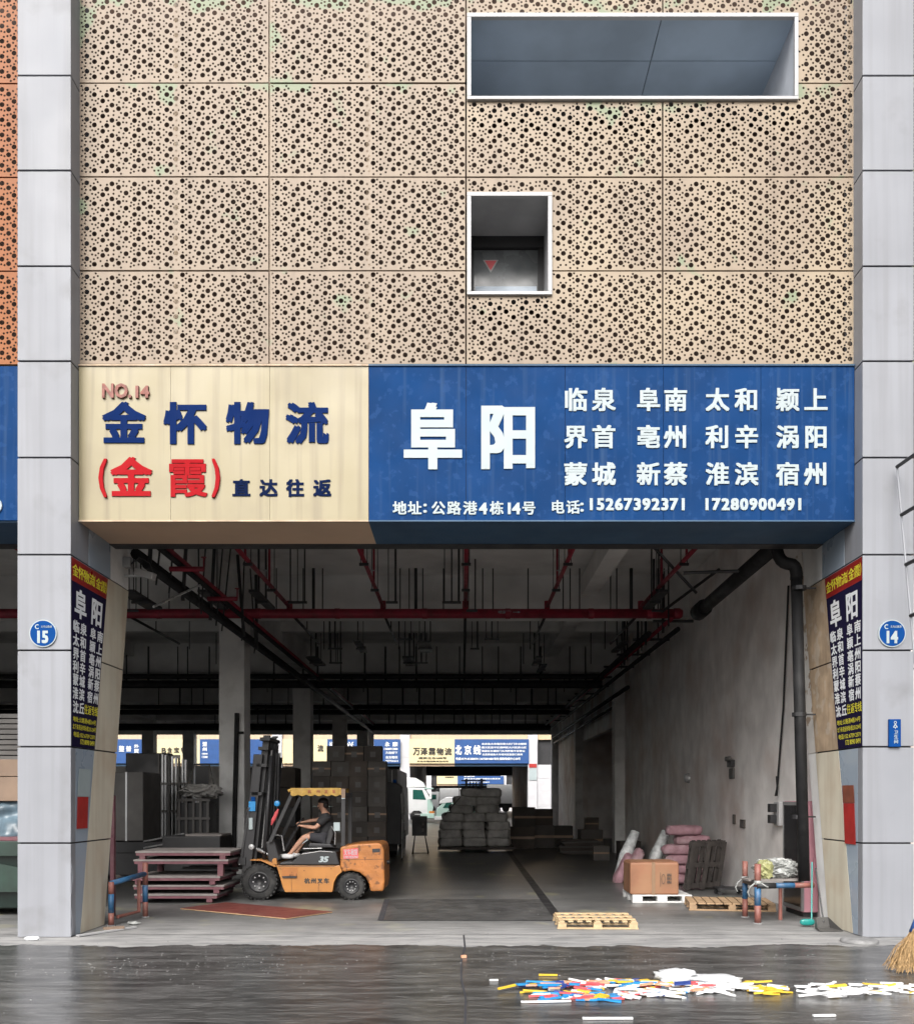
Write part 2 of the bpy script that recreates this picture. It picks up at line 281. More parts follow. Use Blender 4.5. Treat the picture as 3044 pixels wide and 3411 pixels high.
# ------------------------------------------------------------------ mesh builder and scene tree
ORG = {}
class MB:
    def __init__(s): s.v = []; s.f = []
    def box(s, x0, x1, y0, y1, z0, z1, M=None):
        b = len(s.v)
        P = [(x0,y0,z0),(x1,y0,z0),(x1,y1,z0),(x0,y1,z0),(x0,y0,z1),(x1,y0,z1),(x1,y1,z1),(x0,y1,z1)]
        if M is not None: P = [tuple(M @ Vector(p)) for p in P]
        s.v += P
        s.f += [tuple(b+i for i in q) for q in ((0,3,2,1),(4,5,6,7),(0,1,5,4),(1,2,6,5),(2,3,7,6),(3,0,4,7))]
        return s
    def cbox(s, c, size, rot=(0,0,0)):
        M = Matrix.Translation(c) @ Matrix.Rotation(rot[2],4,'Z') @ Matrix.Rotation(rot[1],4,'Y') @ Matrix.Rotation(rot[0],4,'X')
        a, b, d = (q/2 for q in size)
        return s.box(-a, a, -b, b, -d, d, M)
    def cyl(s, p0, p1, r, n=10, r1=None, cap=True):
        p0 = Vector(p0); p1 = Vector(p1); d = (p1-p0)
        if d.length < 1e-6: return s
        d.normalize(); a = d.orthogonal().normalized(); c = d.cross(a); r1 = r if r1 is None else r1; b = len(s.v)
        for P, q in ((p0, r), (p1, r1)):
            for i in range(n):
                t = 2*math.pi*i/n; s.v.append(tuple(P + (a*math.cos(t)+c*math.sin(t))*q))
        for i in range(n): j = (i+1) % n; s.f.append((b+i, b+j, b+n+j, b+n+i))
        if cap: s.f.append(tuple(b+i for i in range(n))[::-1]); s.f.append(tuple(b+n+i for i in range(n)))
        return s
    def tube(s, pts, r, n=8, rs=None):
        pts = [Vector(p) for p in pts]; b = len(s.v); up = None
        for k, P in enumerate(pts):
            d = (pts[min(k+1, len(pts)-1)]-pts[max(k-1, 0)]).normalized()
            if up is None: up = d.orthogonal().normalized()
            a = (up - d*up.dot(d)); a = a.normalized() if a.length > 1e-4 else d.orthogonal().normalized(); up = a; c = d.cross(a)
            q = rs[k] if rs else r
            for i in range(n): t = 2*math.pi*i/n; s.v.append(tuple(P + (a*math.cos(t)+c*math.sin(t))*q))
        for k in range(len(pts)-1):
            for i in range(n): j = (i+1) % n; s.f.append((b+k*n+i, b+k*n+j, b+(k+1)*n+j, b+(k+1)*n+i))
        s.f.append(tuple(b+i for i in range(n))[::-1]); s.f.append(tuple(b+(len(pts)-1)*n+i for i in range(n)))
        return s
    def prism(s, poly, y0, y1, axis='y'):                 # polygon (x, z) swept along y, or (y, z) along x, or (x, y) along z
        b = len(s.v); n = len(poly)
        mk = {'y': lambda p, t: (p[0], t, p[1]), 'x': lambda p, t: (t, p[0], p[1]), 'z': lambda p, t: (p[0], p[1], t)}[axis]
        s.v += [mk(p, y0) for p in poly] + [mk(p, y1) for p in poly]
        for i in range(n): j = (i+1) % n; s.f.append((b+i, b+j, b+n+j, b+n+i))
        s.f.append(tuple(b+i for i in range(n))[::-1]); s.f.append(tuple(b+n+i for i in range(n)))
        return s
    def quad(s, *p): b = len(s.v); s.v += [tuple(q) for q in p]; s.f.append(tuple(range(b, b+len(p)))); return s
    def slab(s, pts, th):                                  # a flat quad given a real thickness along its normal (pts wind so that the normal faces out)
        P = [Vector(p) for p in pts]; nn = (P[1]-P[0]).cross(P[-1]-P[0]).normalized()*th
        b = len(s.v); n = len(P); s.v += [tuple(p) for p in P] + [tuple(p-nn) for p in P]
        for i in range(n): j = (i+1) % n; s.f.append((b+i, b+n+i, b+n+j, b+j))
        s.f.append(tuple(b+i for i in range(n))); s.f.append(tuple(b+n+i for i in range(n))[::-1]); return s
    def lathe(s, prof, c, axis='y', n=20):                 # profile of (radius, offset along the axis)
        b = len(s.v); c = Vector(c)
        for r, o in prof:
            for i in range(n):
                t = 2*math.pi*i/n; u, w = r*math.cos(t), r*math.sin(t)
                s.v.append(tuple(c + {'y': Vector((u, o, w)), 'z': Vector((u, w, o)), 'x': Vector((o, u, w))}[axis]))
        for k in range(len(prof)-1):
            for i in range(n): j = (i+1) % n; s.f.append((b+k*n+i, b+k*n+j, b+(k+1)*n+j, b+(k+1)*n+i))
        return s
    def blob(s, c, size, n=10, m=7, f=None, sq=1.0, rz=0.0):       # a rounded lump, squarer for sq < 1
        b = len(s.v); cz, sz = math.cos(rz), math.sin(rz)
        pw = lambda v: math.copysign(abs(v)**sq, v)
        for k in range(m+1):
            ph = math.pi*k/m
            for i in range(n):
                t = 2*math.pi*i/n
                x, y, z = pw(math.sin(ph))*pw(math.cos(t)), pw(math.sin(ph))*pw(math.sin(t)), pw(math.cos(ph))
                q = 1 + (f(x, y, z) if f else 0)
                x *= size[0]/2*q; y *= size[1]/2*q; z *= size[2]/2*q
                s.v.append((c[0]+x*cz-y*sz, c[1]+x*sz+y*cz, c[2]+z))
        for k in range(m):
            for i in range(n): j = (i+1) % n; s.f.append((b+k*n+i, b+(k+1)*n+i, b+(k+1)*n+j, b+k*n+j))
        return s
    def mesh(s, name, off=Vector((0, 0, 0)), smooth=False):
        m = bpy.data.meshes.new(name)
        m.from_pydata([(x-off[0], y-off[1], z-off[2]) for x, y, z in s.v], [], s.f)
        if smooth: m.polygons.foreach_set('use_smooth', [len(p) < 5 for p in s.f])
        m.update(); return m
    def build(s, name, mt, parent=None, smooth=False, bevel=0.0, label=None):
        if parent is not None: org = ORG[parent]
        else:
            xs = [p[0] for p in s.v]; ys = [p[1] for p in s.v]; zs = [p[2] for p in s.v]
            org = Vector(((min(xs)+max(xs))/2, (min(ys)+max(ys))/2, min(zs)))
        m = s.mesh(name, org, smooth); m.materials.append(mt)
        o = bpy.data.objects.new(name, m); col.objects.link(o)
        if parent is not None: o.parent = parent
        else: o.location = org
        ORG[o] = org
        if bevel:
            bv = o.modifiers.new('bevel', 'BEVEL'); bv.width = bevel; bv.segments = 2; bv.limit_method = 'ANGLE'; bv.angle_limit = R(40)
        if smooth == 'auto': pass
        if label: o['label'] = label
        return o
def tag(o, label=None, cat=None, group=None, kind=None):
    for k, v in (('label', label), ('category', cat), ('group', group), ('kind', kind)):
        if v: o[k] = v
    return o
def thing(name, label, cat, loc, group=None):
    o = bpy.data.objects.new(name, None); col.objects.link(o); o.location = loc; o.empty_display_size = 0.2
    ORG[o] = Vector(loc); return tag(o, label, cat, group)
def part(name, fn, mt, parent, **k):
    b = MB(); fn(b); return b.build(name, mt, parent, **k)
KIDS = {}
def copy_tree(o, parent=None):
    c = o.copy(); col.objects.link(c)
    if parent is not None: c.parent = parent
    for ch in [q for q in list(bpy.data.objects) if q.parent == o]: copy_tree(ch, c)
    return c
def share(o, loc, parent=None, rz=None, scale=None):      # one more object on the same mesh
    c = o.copy(); col.objects.link(c); c.location = loc
    if parent is not None: c.parent = parent
    if rz is not None: c.rotation_euler = (0, 0, rz)
    if scale is not None: c.scale = scale
    return c

# ------------------------------------------------------------------ lettering: glyph outlines from Blender's own font
_cu = bpy.data.curves.new('glyph', 'FONT'); _cu.resolution_u = 2
_to = bpy.data.objects.new('glyph', _cu)
GL = {}
def glyph(txt, bold=0.0, shear=0.0):
    k = (txt, bold, shear)
    if k not in GL:
        _cu.body = txt; _cu.offset = bold; _cu.shear = shear
        m = _to.to_mesh()
        v = [(p.co.x, p.co.y) for p in m.vertices]; f = [tuple(p.vertices) for p in m.polygons]
        _to.to_mesh_clear(); GL[k] = (v, f)
    return GL[k]
def put_text(b, txt, fn, cx=None, cy=None, em=None, box=None, bold=0.02, th=0.0, shear=0.0, asp=1.0):
    """adds the outline of txt to b, made heavier by laying shifted copies over it; fn(u, v, d) turns flat coordinates and a height above the board into a point."""
    v, f = glyph(txt, 0.0, shear)
    if not v: return
    x0 = min(p[0] for p in v); x1 = max(p[0] for p in v); y0 = min(p[1] for p in v); y1 = max(p[1] for p in v)
    if box: U = lambda p: (box[0]+(p[0]-x0)/(x1-x0)*(box[1]-box[0]), box[2]+(p[1]-y0)/(y1-y0)*(box[3]-box[2]))
    else:
        cjk = all(ord(q) > 0x3000 for q in txt)
        mx = len(txt)*0.5 if cjk else (x0+x1)/2; my = .38 if cjk else (y0+y1)/2
        U = lambda p: (cx+(p[0]-mx)*em*asp, cy+(p[1]-my)*em)
    e = bold*1.15
    sh = [(0, 0)] if bold <= 0 else [(0, 0), (-e, -e*.7), (e, -e*.7), (-e, e*.7), (e, e*.7)]
    if th == 0 and bold > 0 and bold <= .025: sh = [(-e, 0), (e, 0)]
    cnt = {}
    for q in f:
        for a, c in zip(q, q[1:]+q[:1]): cnt[(a, c)] = 1
    rim = [(a, c) for (a, c) in cnt if (c, a) not in cnt]
    for k, (dx, dy) in enumerate(sh):
        i0 = len(b.v); nv = len(v); up = th+.0004*k+.0002
        b.v += [tuple(fn(*U((p[0]+dx, p[1]+dy)), up)) for p in v]
        b.f += [tuple(i0+i for i in q) for q in f]
        if th > 0:
            b.v += [tuple(fn(*U((p[0]+dx, p[1]+dy)), 0.0)) for p in v]
            for a, c in rim: b.f.append((i0+a, i0+nv+a, i0+nv+c, i0+c))

# ------------------------------------------------------------------ the setting
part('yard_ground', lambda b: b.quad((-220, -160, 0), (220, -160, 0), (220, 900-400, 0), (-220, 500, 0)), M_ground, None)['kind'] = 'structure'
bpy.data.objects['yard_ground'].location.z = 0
XL, XR = -5.35, 5.48            # inner edges of the two front columns
WALLX = 5.7; YB = 42.5
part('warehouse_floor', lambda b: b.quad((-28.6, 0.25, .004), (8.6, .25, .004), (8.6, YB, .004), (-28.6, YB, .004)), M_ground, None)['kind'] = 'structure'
part('floor_screed_patch', lambda b: b.quad((-1.29, 1.7, .008), (1.42, 1.7, .008), (1.5, 4.7, .008), (-1.45, 4.7, .008)), M_plate, None)['kind'] = 'structure'
part('screed_edge', lambda b: (b.quad((-1.31, 1.68, .012), (-1.22, 1.68, .012), (-1.36, 4.7, .012), (-1.46, 4.7, .012)), b.quad((-1.29, 1.66, .0125), (1.42, 1.66, .0125), (1.42, 1.70, .0125), (-1.29, 1.70, .0125))), M_joint, None)['kind'] = 'structure'
part('drain_channel', lambda b: b.quad((1.44, 1.9, .012), (1.6, 1.9, .012), (1.86, 30, .012), (1.66, 30, .012)), M_steel_dark, None)['kind'] = 'structure'
part('yard_expansion_joint', lambda b: [b.quad((0.0+dx, y, .004), (0.022+dx, y, .004), (.022+d2, y+1.0, .004), (d2, y+1.0, .004)) for y, dx, d2 in
     [(-8.8+i, .03*math.sin(i*1.7), .03*math.sin((i+1)*1.7)) for i in range(9)]], M_joint, None)['kind'] = 'structure'

# ---- perforated sheet meshes
PW = 0.21255                        # vertical repeat of the punching
BIG = [(91,137),(184,70),(285,178),(334,63),(397,127),(477,85),(568,200),(671,125),(720,197),(785,76),(862,218),(957,152),(1062,75),(1108,148),(1172,212),
       (1251,168),(1345,102),(1449,210),(1496,97),(1559,160),(1640,118),(1733,52),(1800,180),(1868,100),(1930,205),(1992,60),(2050,150),(2130,95),(2196,190),(2262,75),(2330,160)]
ZU = 0.001155
def pattern():
    big = [((x)*ZU, (y % 184)*ZU) for x, y in BIG]; small = []
    r = random.Random(3); W = 2.72
    tries = 0
    while tries < 9000 and len(small) < 98:
        tries += 1
        x, y = r.uniform(0.02, W), r.uniform(0, PW)
        ok = all(math.hypot(x-a, (abs(y-b) if abs(y-b) < PW/2 else PW-abs(y-b))) > 0.056 for a, b in big) and \
             all(math.hypot(x-a, (abs(y-b) if abs(y-b) < PW/2 else PW-abs(y-b))) > 0.046 for a, b in small)
        if ok: small.append((x, y))
    return big, small
PB, PS = pattern()
def sheet_mesh(name, w, h, cut=None, xoff=0.0):
    """a w x h sheet, origin at its lower left corner, punched, with a folded rim; cut = (x0, x1, z0, z1) is left open."""
    verts = [(0, 0), (w, 0), (w, h), (0, h)]; edges = [(0, 1), (1, 2), (2, 3), (3, 0)]; hole = [-1]*4; hid = 0
    if cut:
        x0, x1, z0, z1 = max(0, cut[0]), min(w, cut[1]), max(0, cut[2]), min(h, cut[3])
        b = len(verts); verts += [(x0, z0), (x1, z0), (x1, z1), (x0, z1)]; edges += [(b, b+1), (b+1, b+2), (b+2, b+3), (b+3, b)]; hole += [-1]*4
    def inside(x, z, r):
        if x < r or x > w-r or z < r or z > h-r: return False
        if cut and x0-r < x < x1+r and z0-r < z < z1+r: return False
        return True
    for lst, r, k in ((PB, .0350, 12), (PS, .0165, 6)):
        for x, zb in lst:
            x -= xoff
            j = 0
            while zb + j*PW < h:
                z = zb + j*PW - x*0.006
                if inside(x, z, r+.006):
                    b = len(verts); hid += 1
                    for i in range(k):
                        t = 2*math.pi*i/k; verts.append((x+r*math.cos(t), z+r*math.sin(t))); hole.append(hid)
                    edges += [(b+i, b+(i+1) % k) for i in range(k)]
                j += 1
    V, E, F, ov, oe, of = delaunay_2d_cdt([Vector(p) for p in verts], edges, [], 0, 1e-6)
    own = [hole[q[0]] if q else -1 for q in ov]
    faces = []
    for f in F:
        h0 = own[f[0]]
        if h0 > 0 and all(own[i] == h0 for i in f): continue
        if cut:
            c = sum((V[i] for i in f), Vector((0, 0)))/len(f)
            if x0 < c.x < x1 and z0 < c.y < z1: continue
        f = list(f)
        a = (V[f[1]]-V[f[0]]).cross(V[f[2]]-V[f[0]])
        faces.append(tuple(f) if a > 0 else tuple(f[::-1]))
    b = MB(); b.v = [(p.x, 0, p.y) for p in V]; b.f = faces
    for p, q in (((0, 0), (w, 0)), ((w, 0), (w, h)), ((w, h), (0, h)), ((0, h), (0, 0))):
        segs = [(0.0, 1.0)]
        if cut:
            A, B = Vector(p), Vector(q); hor = abs(A.y-B.y) < 1e-6
            if (hor and cut[2] < A.y < cut[3]) or (not hor and cut[0] < A.x < cut[1]):
                L_ = (B-A).length; s0, s1 = (cut[0], cut[1]) if hor else (cut[2], cut[3])
                a0 = A.x if hor else A.y; sg = 1 if (B.x-A.x if hor else B.y-A.y) > 0 else -1
                u0, u1 = sorted(((s0-a0)*sg/L_, (s1-a0)*sg/L_)); segs = [(0, max(0, u0)), (min(1, u1), 1)]
        for u0, u1 in segs:
            if u1-u0 < 1e-3: continue
            c, d = Vector(p).lerp(Vector(q), u0), Vector(p).lerp(Vector(q), u1)
            b.quad((c[0], 0, c[1]), (c[0], .03, c[1]), (d[0], .03, d[1]), (d[0], 0, d[1]))
    return b

RH = 1.315; Z0 = 7.985; GAP = .011
def fx(p): return (p-920)/142.2       # measures on the facade plane (drawing units of 1/142.2 m)
def fz(p): return 1.9+(1591-p)/142.2
XG = [-5.37, -2.70, 0.055, 2.81, 5.50]
CUTS = [(fx(930), fx(1588), fz(201), fz(29)), (fx(930), fx(1099), fz(589), fz(385))]
main = thing('warehouse_building', 'cream perforated warehouse facade over the open loading bay between columns 15 and 14', 'building', (0, 0, 0))
SH = {}
for ci in range(4):
    for ri in range(4):
        x0, x1 = XG[ci]+GAP, XG[ci+1]-GAP; z0 = Z0+RH*ri+GAP; w = x1-x0; h = RH-2*GAP
        cut = None
        for c in CUTS:
            if c[0] < x1 and c[1] > x0 and c[2] < z0+h and c[3] > z0: cut = (c[0]-x0, c[1]-x0, c[2]-z0, c[3]-z0)
        key = (ci, cut)
        if key not in SH: SH[key] = sheet_mesh('perforated_panel', w, h, cut).mesh('perforated_panel'); SH[key].materials.append(M_face)
        o = bpy.data.objects.new('perforated_panel', SH[key]); col.objects.link(o); o.parent = main
        o.location = (x0, .30+rnd.uniform(-.004, .004), z0)
        o.rotation_euler = (rnd.uniform(-.002, .002), 0, rnd.uniform(-.001, .001))
# neighbouring bays: orange sheets on the left, pale green ones on the right
for mt, xs, tagl in ((M_face_o, (-6.14-2.67,), 'orange perforated panel of the next bay'), (M_face_g, (6.24,), 'pale green perforated panel of the next bay')):
    me = sheet_mesh('perforated_panel', 2.66, RH-2*GAP).mesh('perforated_panel'); me.materials.append(mt)
    for x in xs:
        for ri in range(4):
            o = bpy.data.objects.new('perforated_panel', me); col.objects.link(o); o.parent = main; o.location = (x, .30, Z0+RH*ri+.006); o['label'] = tagl
# backing wall with openings, window boxes
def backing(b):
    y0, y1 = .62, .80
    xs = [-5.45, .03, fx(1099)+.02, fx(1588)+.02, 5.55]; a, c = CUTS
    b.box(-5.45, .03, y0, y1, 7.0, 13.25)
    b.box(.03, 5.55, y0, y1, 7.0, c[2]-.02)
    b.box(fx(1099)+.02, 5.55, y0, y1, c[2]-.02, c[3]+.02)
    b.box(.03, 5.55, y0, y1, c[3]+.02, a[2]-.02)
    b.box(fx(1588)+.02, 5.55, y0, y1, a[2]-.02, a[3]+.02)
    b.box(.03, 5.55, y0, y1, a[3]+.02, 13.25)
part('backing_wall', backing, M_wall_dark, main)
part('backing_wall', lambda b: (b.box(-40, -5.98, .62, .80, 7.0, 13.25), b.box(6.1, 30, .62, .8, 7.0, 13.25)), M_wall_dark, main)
for x in [XG[i]+(XG[i+1]-XG[i])*t for i in range(4) for t in (0.0, 0.5)]+[XG[4]]:
    if -5.3 < x < .0 or x > 5.0 or x < -5.3: part('stud', lambda b: b.box(x-.03, x+.03, .40, .46, 7.99, 13.24), M_tan_clad, main)
for (x0, x1, z0, z1), big in zip(CUTS, (True, False)):
    w = thing('window_recess', 'wide white-framed opening with slate soffit high in the facade' if big else 'small square white-framed opening with a red triangle sticker on its glass', 'window', ((x0+x1)/2, .3, z0))
    t = .058; y0, y1 = .255, .32
    for q in ((x0, x1, z1-t, z1), (x0, x1, z0, z0+t*.8), (x0, x0+t, z0+t*.8, z1-t), (x1-t*(1.0 if not big else .9), x1, z0+t*.8, z1-t)):
        part('frame', lambda b: b.box(q[0], q[1], y0, y1, q[2], q[3]), M_white_frame, w, bevel=.006)
    D = 2.0 if big else 1.05
    ia, ib, ic, id_ = x0+t*.5, x1-t*.5, z0+t*.4, z1-t*.5
    part('reveal_floor', lambda b: b.box(ia, ib, y1, y1+D, ic-.03, ic), M_reveal_dk, w)
    part('reveal_side', lambda b: b.box(ia-.03, ia, y1, y1+D, ic-.03, id_+.03), M_reveal_side if big else M_reveal_dk, w)
    part('reveal_side', lambda b: b.box(ib, ib+.03, y1, y1+D, ic-.03, id_+.03), M_reveal_side if big else M_reveal_dk, w)
    if big:
        xj, yj = 2.80, 1.06
        for a0, a1, b0, b1 in ((ia, xj-.006, y1, yj-.006), (xj+.006, ib, y1, yj-.006), (ia, xj-.006, yj+.006, y1+D), (xj+.006, ib, yj+.006, y1+D)):
            part('soffit_panel', lambda b: b.box(a0, a1, b0, b1, id_, id_+.03), M_reveal, w)
        part('soffit_joint', lambda b: b.box(ia, ib, y1, y1+D, id_+.035, id_+.05), M_joint, w)
        part('rear_wall', lambda b: b.box(ia, ib, y1+D, y1+D+.05, ic, id_), M_reveal_dk, w)
    else:
        part('soffit_panel', lambda b: b.box(ia, ib, y1, y1+D, id_, id_+.03), mat('grey_soffit', (.36, .36, .36), .6), w)
        yb = y1+D-.1
        part('rear_wall', lambda b: b.box(ia, ib, yb+.06, yb+.1, ic, id_), M_joint, w)
        part('lintel', lambda b: b.box(ia, ib, yb-.06, yb+.05, id_-.17, id_-.002), M_steel_dark, w)
        part('glazing', lambda b: b.box(ia+.08, ib-.09, yb, yb+.02, ic+.02, id_-.18), mat('dusky_glass', (.12, .13, .135), .25, var=.3), w)
        part('mullion', lambda b: (b.box(ia, ia+.08, yb-.03, yb+.05, ic, id_-.17), b.box(ib-.09, ib, yb-.03, yb+.05, ic, id_-.17)), M_steel_dark, w)
        part('blind_rail', lambda b: b.box(ia+.1, ib-.11, yb-.05, yb-.02, ic+.52, ic+.63), mat('pale_blue_sill', (.35, .42, .5), .4), w)
        zc = 1.9+(1591-518)*(12.5+yb)/1820; xc = (977-920)*(12.5+yb)/1820
        tr = part('warning_triangle', lambda b: b.prism([(xc-.115, zc), (xc+.115, zc), (xc, zc-.19)], yb-.012, yb-.004), M_chrome, w)
        part('triangle_face', lambda b: b.prism([(xc-.088, zc-.014), (xc+.088, zc-.014), (xc, zc-.16)], yb-.02, yb-.0125), M_red_p, w)

# ---- front columns with their cladding
ZJ = [0, 1.29, 2.61, 3.93, 5.24, 6.57, 7.89, 9.19, 10.50, 11.80, 13.25]
Yp = lambda z: .31+.19*z
Yb = lambda z: 1.17+.19*z
def column(name_label, xi, xo, side, deep=True, front=True, ztop=13.25, yf=0.0):
    """xi = face towards the bay, xo = outer face; side = +1 when the bay lies to the right of the column."""
    g = thing('clad_column', name_label, 'column', ((xi+xo)/2, yf+.3, 0))
    lo, hi = min(xi, xo), max(xi, xo); G = .011
    part('core', lambda b: b.box(lo+.03, hi-.03, yf+.03, yf+1.10, 0, ztop), M_joint, g)
    for k in range(len(ZJ)-1):
        z0, z1 = ZJ[k]+(G if k else .004), ZJ[k+1]-G
        dz = rnd.uniform(-.002, .002)
        part('cladding_panel', lambda b: b.box(lo, hi, yf+dz, yf+.028, z0, z1), M_alu, g, bevel=.006)
        if z0 > 5.2 or not deep:
            for x in ((xi, xo) if not deep else (xi,)):
                s = 1 if x == hi else -1
                part('return_panel', lambda b: b.box(min(x-s*.022, x-s*.002), max(x-s*.022, x-s*.002), yf+.032, yf+.60, z0, z1), M_alu, g)
        s = 1 if xo == hi else -1
        part('return_panel', lambda b: b.box(min(xo-s*.022, xo-s*.002), max(xo-s*.022, xo-s*.002), yf+.032, yf+1.1, z0, z1), M_alu, g)
    if deep:
        X = xi; s = side
        def face(b, ya, yb2, za, zb):
            q = [(X, ya(za), za), (X, yb2(za), za), (X, yb2(zb), zb), (X, ya(zb), zb)]
            b.slab(q if s > 0 else q[::-1], .02)
        core = part('core', lambda b: b.prism([(.05, .01), (Yb(.01)-.02, .01), (Yb(5.2)-.02, 5.2), (Yb(5.2)-.02, 5.8), (Yb(5.2)-.02, 7.2), (.05, 7.2)], min(X-s*.022, X-s*.35), max(X-s*.022, X-s*.35), axis='x'), M_joint, g)
        for k in range(4):
            za, zb = ZJ[k]+(G if k else .012), ZJ[k+1]-G
            part('corner_strip', lambda b: face(b, lambda z: .032, lambda z: .15, za, zb), M_alu, g)
            part('cladding_panel', lambda b: face(b, lambda z: .158, lambda z: Yp(z)-.006, za, zb), M_alu_side, g)
            part('cladding_panel', lambda b: face(b, lambda z: Yp(z)+.006, lambda z: Yb(z), za, zb), (M_cream_clad if side > 0 else (M_tan_clad if k in (2, 3) else M_cream_clad)), g)
        part('cladding_panel', lambda b: face(b, lambda z: .61, lambda z: Yb(5.2)-.75, 5.25, 5.79), M_alu_side, g)
        part('cladding_panel', lambda b: face(b, lambda z: Yb(5.2)-.738, lambda z: Yb(5.2), 5.25, 7.19), M_coln, g)
    return g
c15 = column('silver clad column with the round 15 plate at the left of the bay', XL, -6.08, 1)
c14 = column('silver clad column with the round 14 plate at the right of the bay', XR, 6.18, -1)
# a crumpled corner guard at the foot of the left column
part('corner_guard', lambda b: [b.slab([(XL+.006+.008*math.sin(i*1.3), .015, i*.13+.03), (XL+.006+.012*math.sin(i*1.3), .10+.02*math.sin(i*.8), i*.13+.03), (XL+.006+.012*math.sin(i*1.3+1.3), .10+.02*math.sin(i*.8+.8), i*.13+.16), (XL+.006+.008*math.sin(i*1.3+1.3), .015, i*.13+.16)], .004) for i in range(8)], M_alu, c15)
for k, (x, lab) in enumerate(((-17.55, 'silver clad column further left along the warehouse front'), (-29.0, 'last silver clad column at the far left of the warehouse front'))):
    column(lab, x, x-.73, 1, deep=False)

# ---- shell of the main building (roof slab, walls, beams, inner columns)
def shell(b):
    b.box(-30, 30, .85, YB+.5, 7.5, 7.8)
part('roof_slab', shell, M_conc, main)
part('upper_wall', lambda b: (b.box(-40, 30, .85, 1.0, 13.3, 14.2), b.box(-40, -6.1, .85, 1.0, 7.81, 13.29), b.box(-40, 30, YB+.1, YB+.45, 7.81, 14.2), b.box(-40.2, -40, .85, YB+.45, 0, 14.2), b.box(30, 30.2, .85, YB+.45, 0, 14.2)), M_wall_dark, main)
part('top_roof', lambda b: b.box(-40.2, 30.2, .3, YB+.45, 14.2, 14.4), M_conc, main)
part('party_wall', lambda b: (b.box(WALLX, WALLX+.24, 1.3, 20.0, .004, 7.49), b.box(WALLX, WALLX+.24, 30.7, YB+.4, .004, 7.49), b.box(WALLX, WALLX+.24, 20.0, 30.7, 4.6, 7.49)), M_wall_in, main)
part('side_wall', lambda b: b.box(-28.9, -28.6, 1.3, YB+.4, .004, 7.49), M_wall_in, main)
part('neighbour_wall', lambda b: (b.box(8.6, 8.8, 1.3, YB, .004, 7.49), b.box(6.2, 8.8, 1.2, 1.3, .004, 7.49), b.box(5.95, 8.6, 18.0, 18.2, .004, 7.49), b.box(5.95, 8.6, 31.0, 31.2, .004, 7.49)), M_wall_in, main)
part('lintel', lambda b: b.box(-28.6, 5.7, 1.36, 1.62, 5.76, 7.49), M_steel_dark, main)
part('rear_lintel', lambda b: b.box(-28.6, 5.7, YB-.3, YB, 5.75, 7.49), M_conc, main)
for y in (10.5, 20.5, 30.5, 40.5):
    part('cross_beam', lambda b: b.box(-28.6, WALLX, y-.1, y+.45, 6.46, 7.5), M_conc, main)
for x in (-17.9, -12.0, -5.77, 3.2):
    h = 6.5 if x < -5 and x != -12.0 else 7.0
    part('ceiling_beam', lambda b: b.box(x-.2, x+.2, 1.62, YB-.3, h+.003, 7.5), M_conc, main)
for y in (5.9, 15.6, 25.6, 35.6):
    part('ceiling_beam', lambda b: b.box(-28.6, WALLX, y, y+.28, 7.05, 7.5), M_conc, main)
LBL = {10.5: 'first', 20.5: 'second', 30.5: 'third', 40.5: 'fourth'}
for y in (10.5, 20.5, 30.5, 40.5):
    o = part('inner_column', lambda b: b.box(-6.09, -5.45, y-.11, y+.55, .004, 6.46), M_coln, None, bevel=.02)
    tag(o, 'grey square concrete column, %s one back from the loading bay door' % LBL[y], 'column', 'inner columns of the warehouse')
for (x, y, l) in ((-18.2, 40.5, 'grey concrete column beside the far grey 整 sign seen through the warehouse'), (-18.0, 20.5, 'hidden grey concrete column in the left part of the warehouse'), (-16.3, 42.0, 'grey concrete column right of the far cream sign seen through the warehouse'), (-18.0, 30.5, 'grey concrete column behind the tall racks at the left')):
    l = l.replace('grey 整 sign', 'blue sign')
    o = part('inner_column', lambda b: b.box(x-.34, x+.34, y-.11, y+.55, .004, 6.46), M_coln, None, bevel=.02); tag(o, l, 'column', 'inner columns of the warehouse')
for y in (19.6, 30.7, 41.9): part('wall_pilaster', lambda b: b.box(5.35, WALLX, y-.11, y+.5, .004, 6.46), M_coln, main)
part('rear_pilaster', lambda b: b.box(-6.05, -5.3, YB-.3, YB, .004, 5.75), M_coln, main)
part('pier', lambda b: b.prism([(1.1, .004), (1.50, .004), (2.42, 5.2), (2.42, 7.49), (1.1, 7.49)], 5.505, 5.95, 'x'), M_wall_in, main)
part('peeling_strip', lambda b: b.slab([(XR+.012, Yb(z), z) if i % 2 == 0 else (XR+.012, Yb(z)+.32, z) for i, z in ((0, 2.62), (1, 2.62), (1, 5.9), (0, 5.9))][::-1], .02), M_peel, main)
part('white_strip', lambda b: b.slab([(XR+.012, Yb(.0), .01), (XR+.012, Yb(0)+.32, .01), (XR+.012, Yb(2.6)+.32, 2.6), (XR+.012, Yb(2.6), 2.6)][::-1], .02), mat('white_wall_paint', (.82, .82, .81), .6, var=.05, dirt=.2), main)
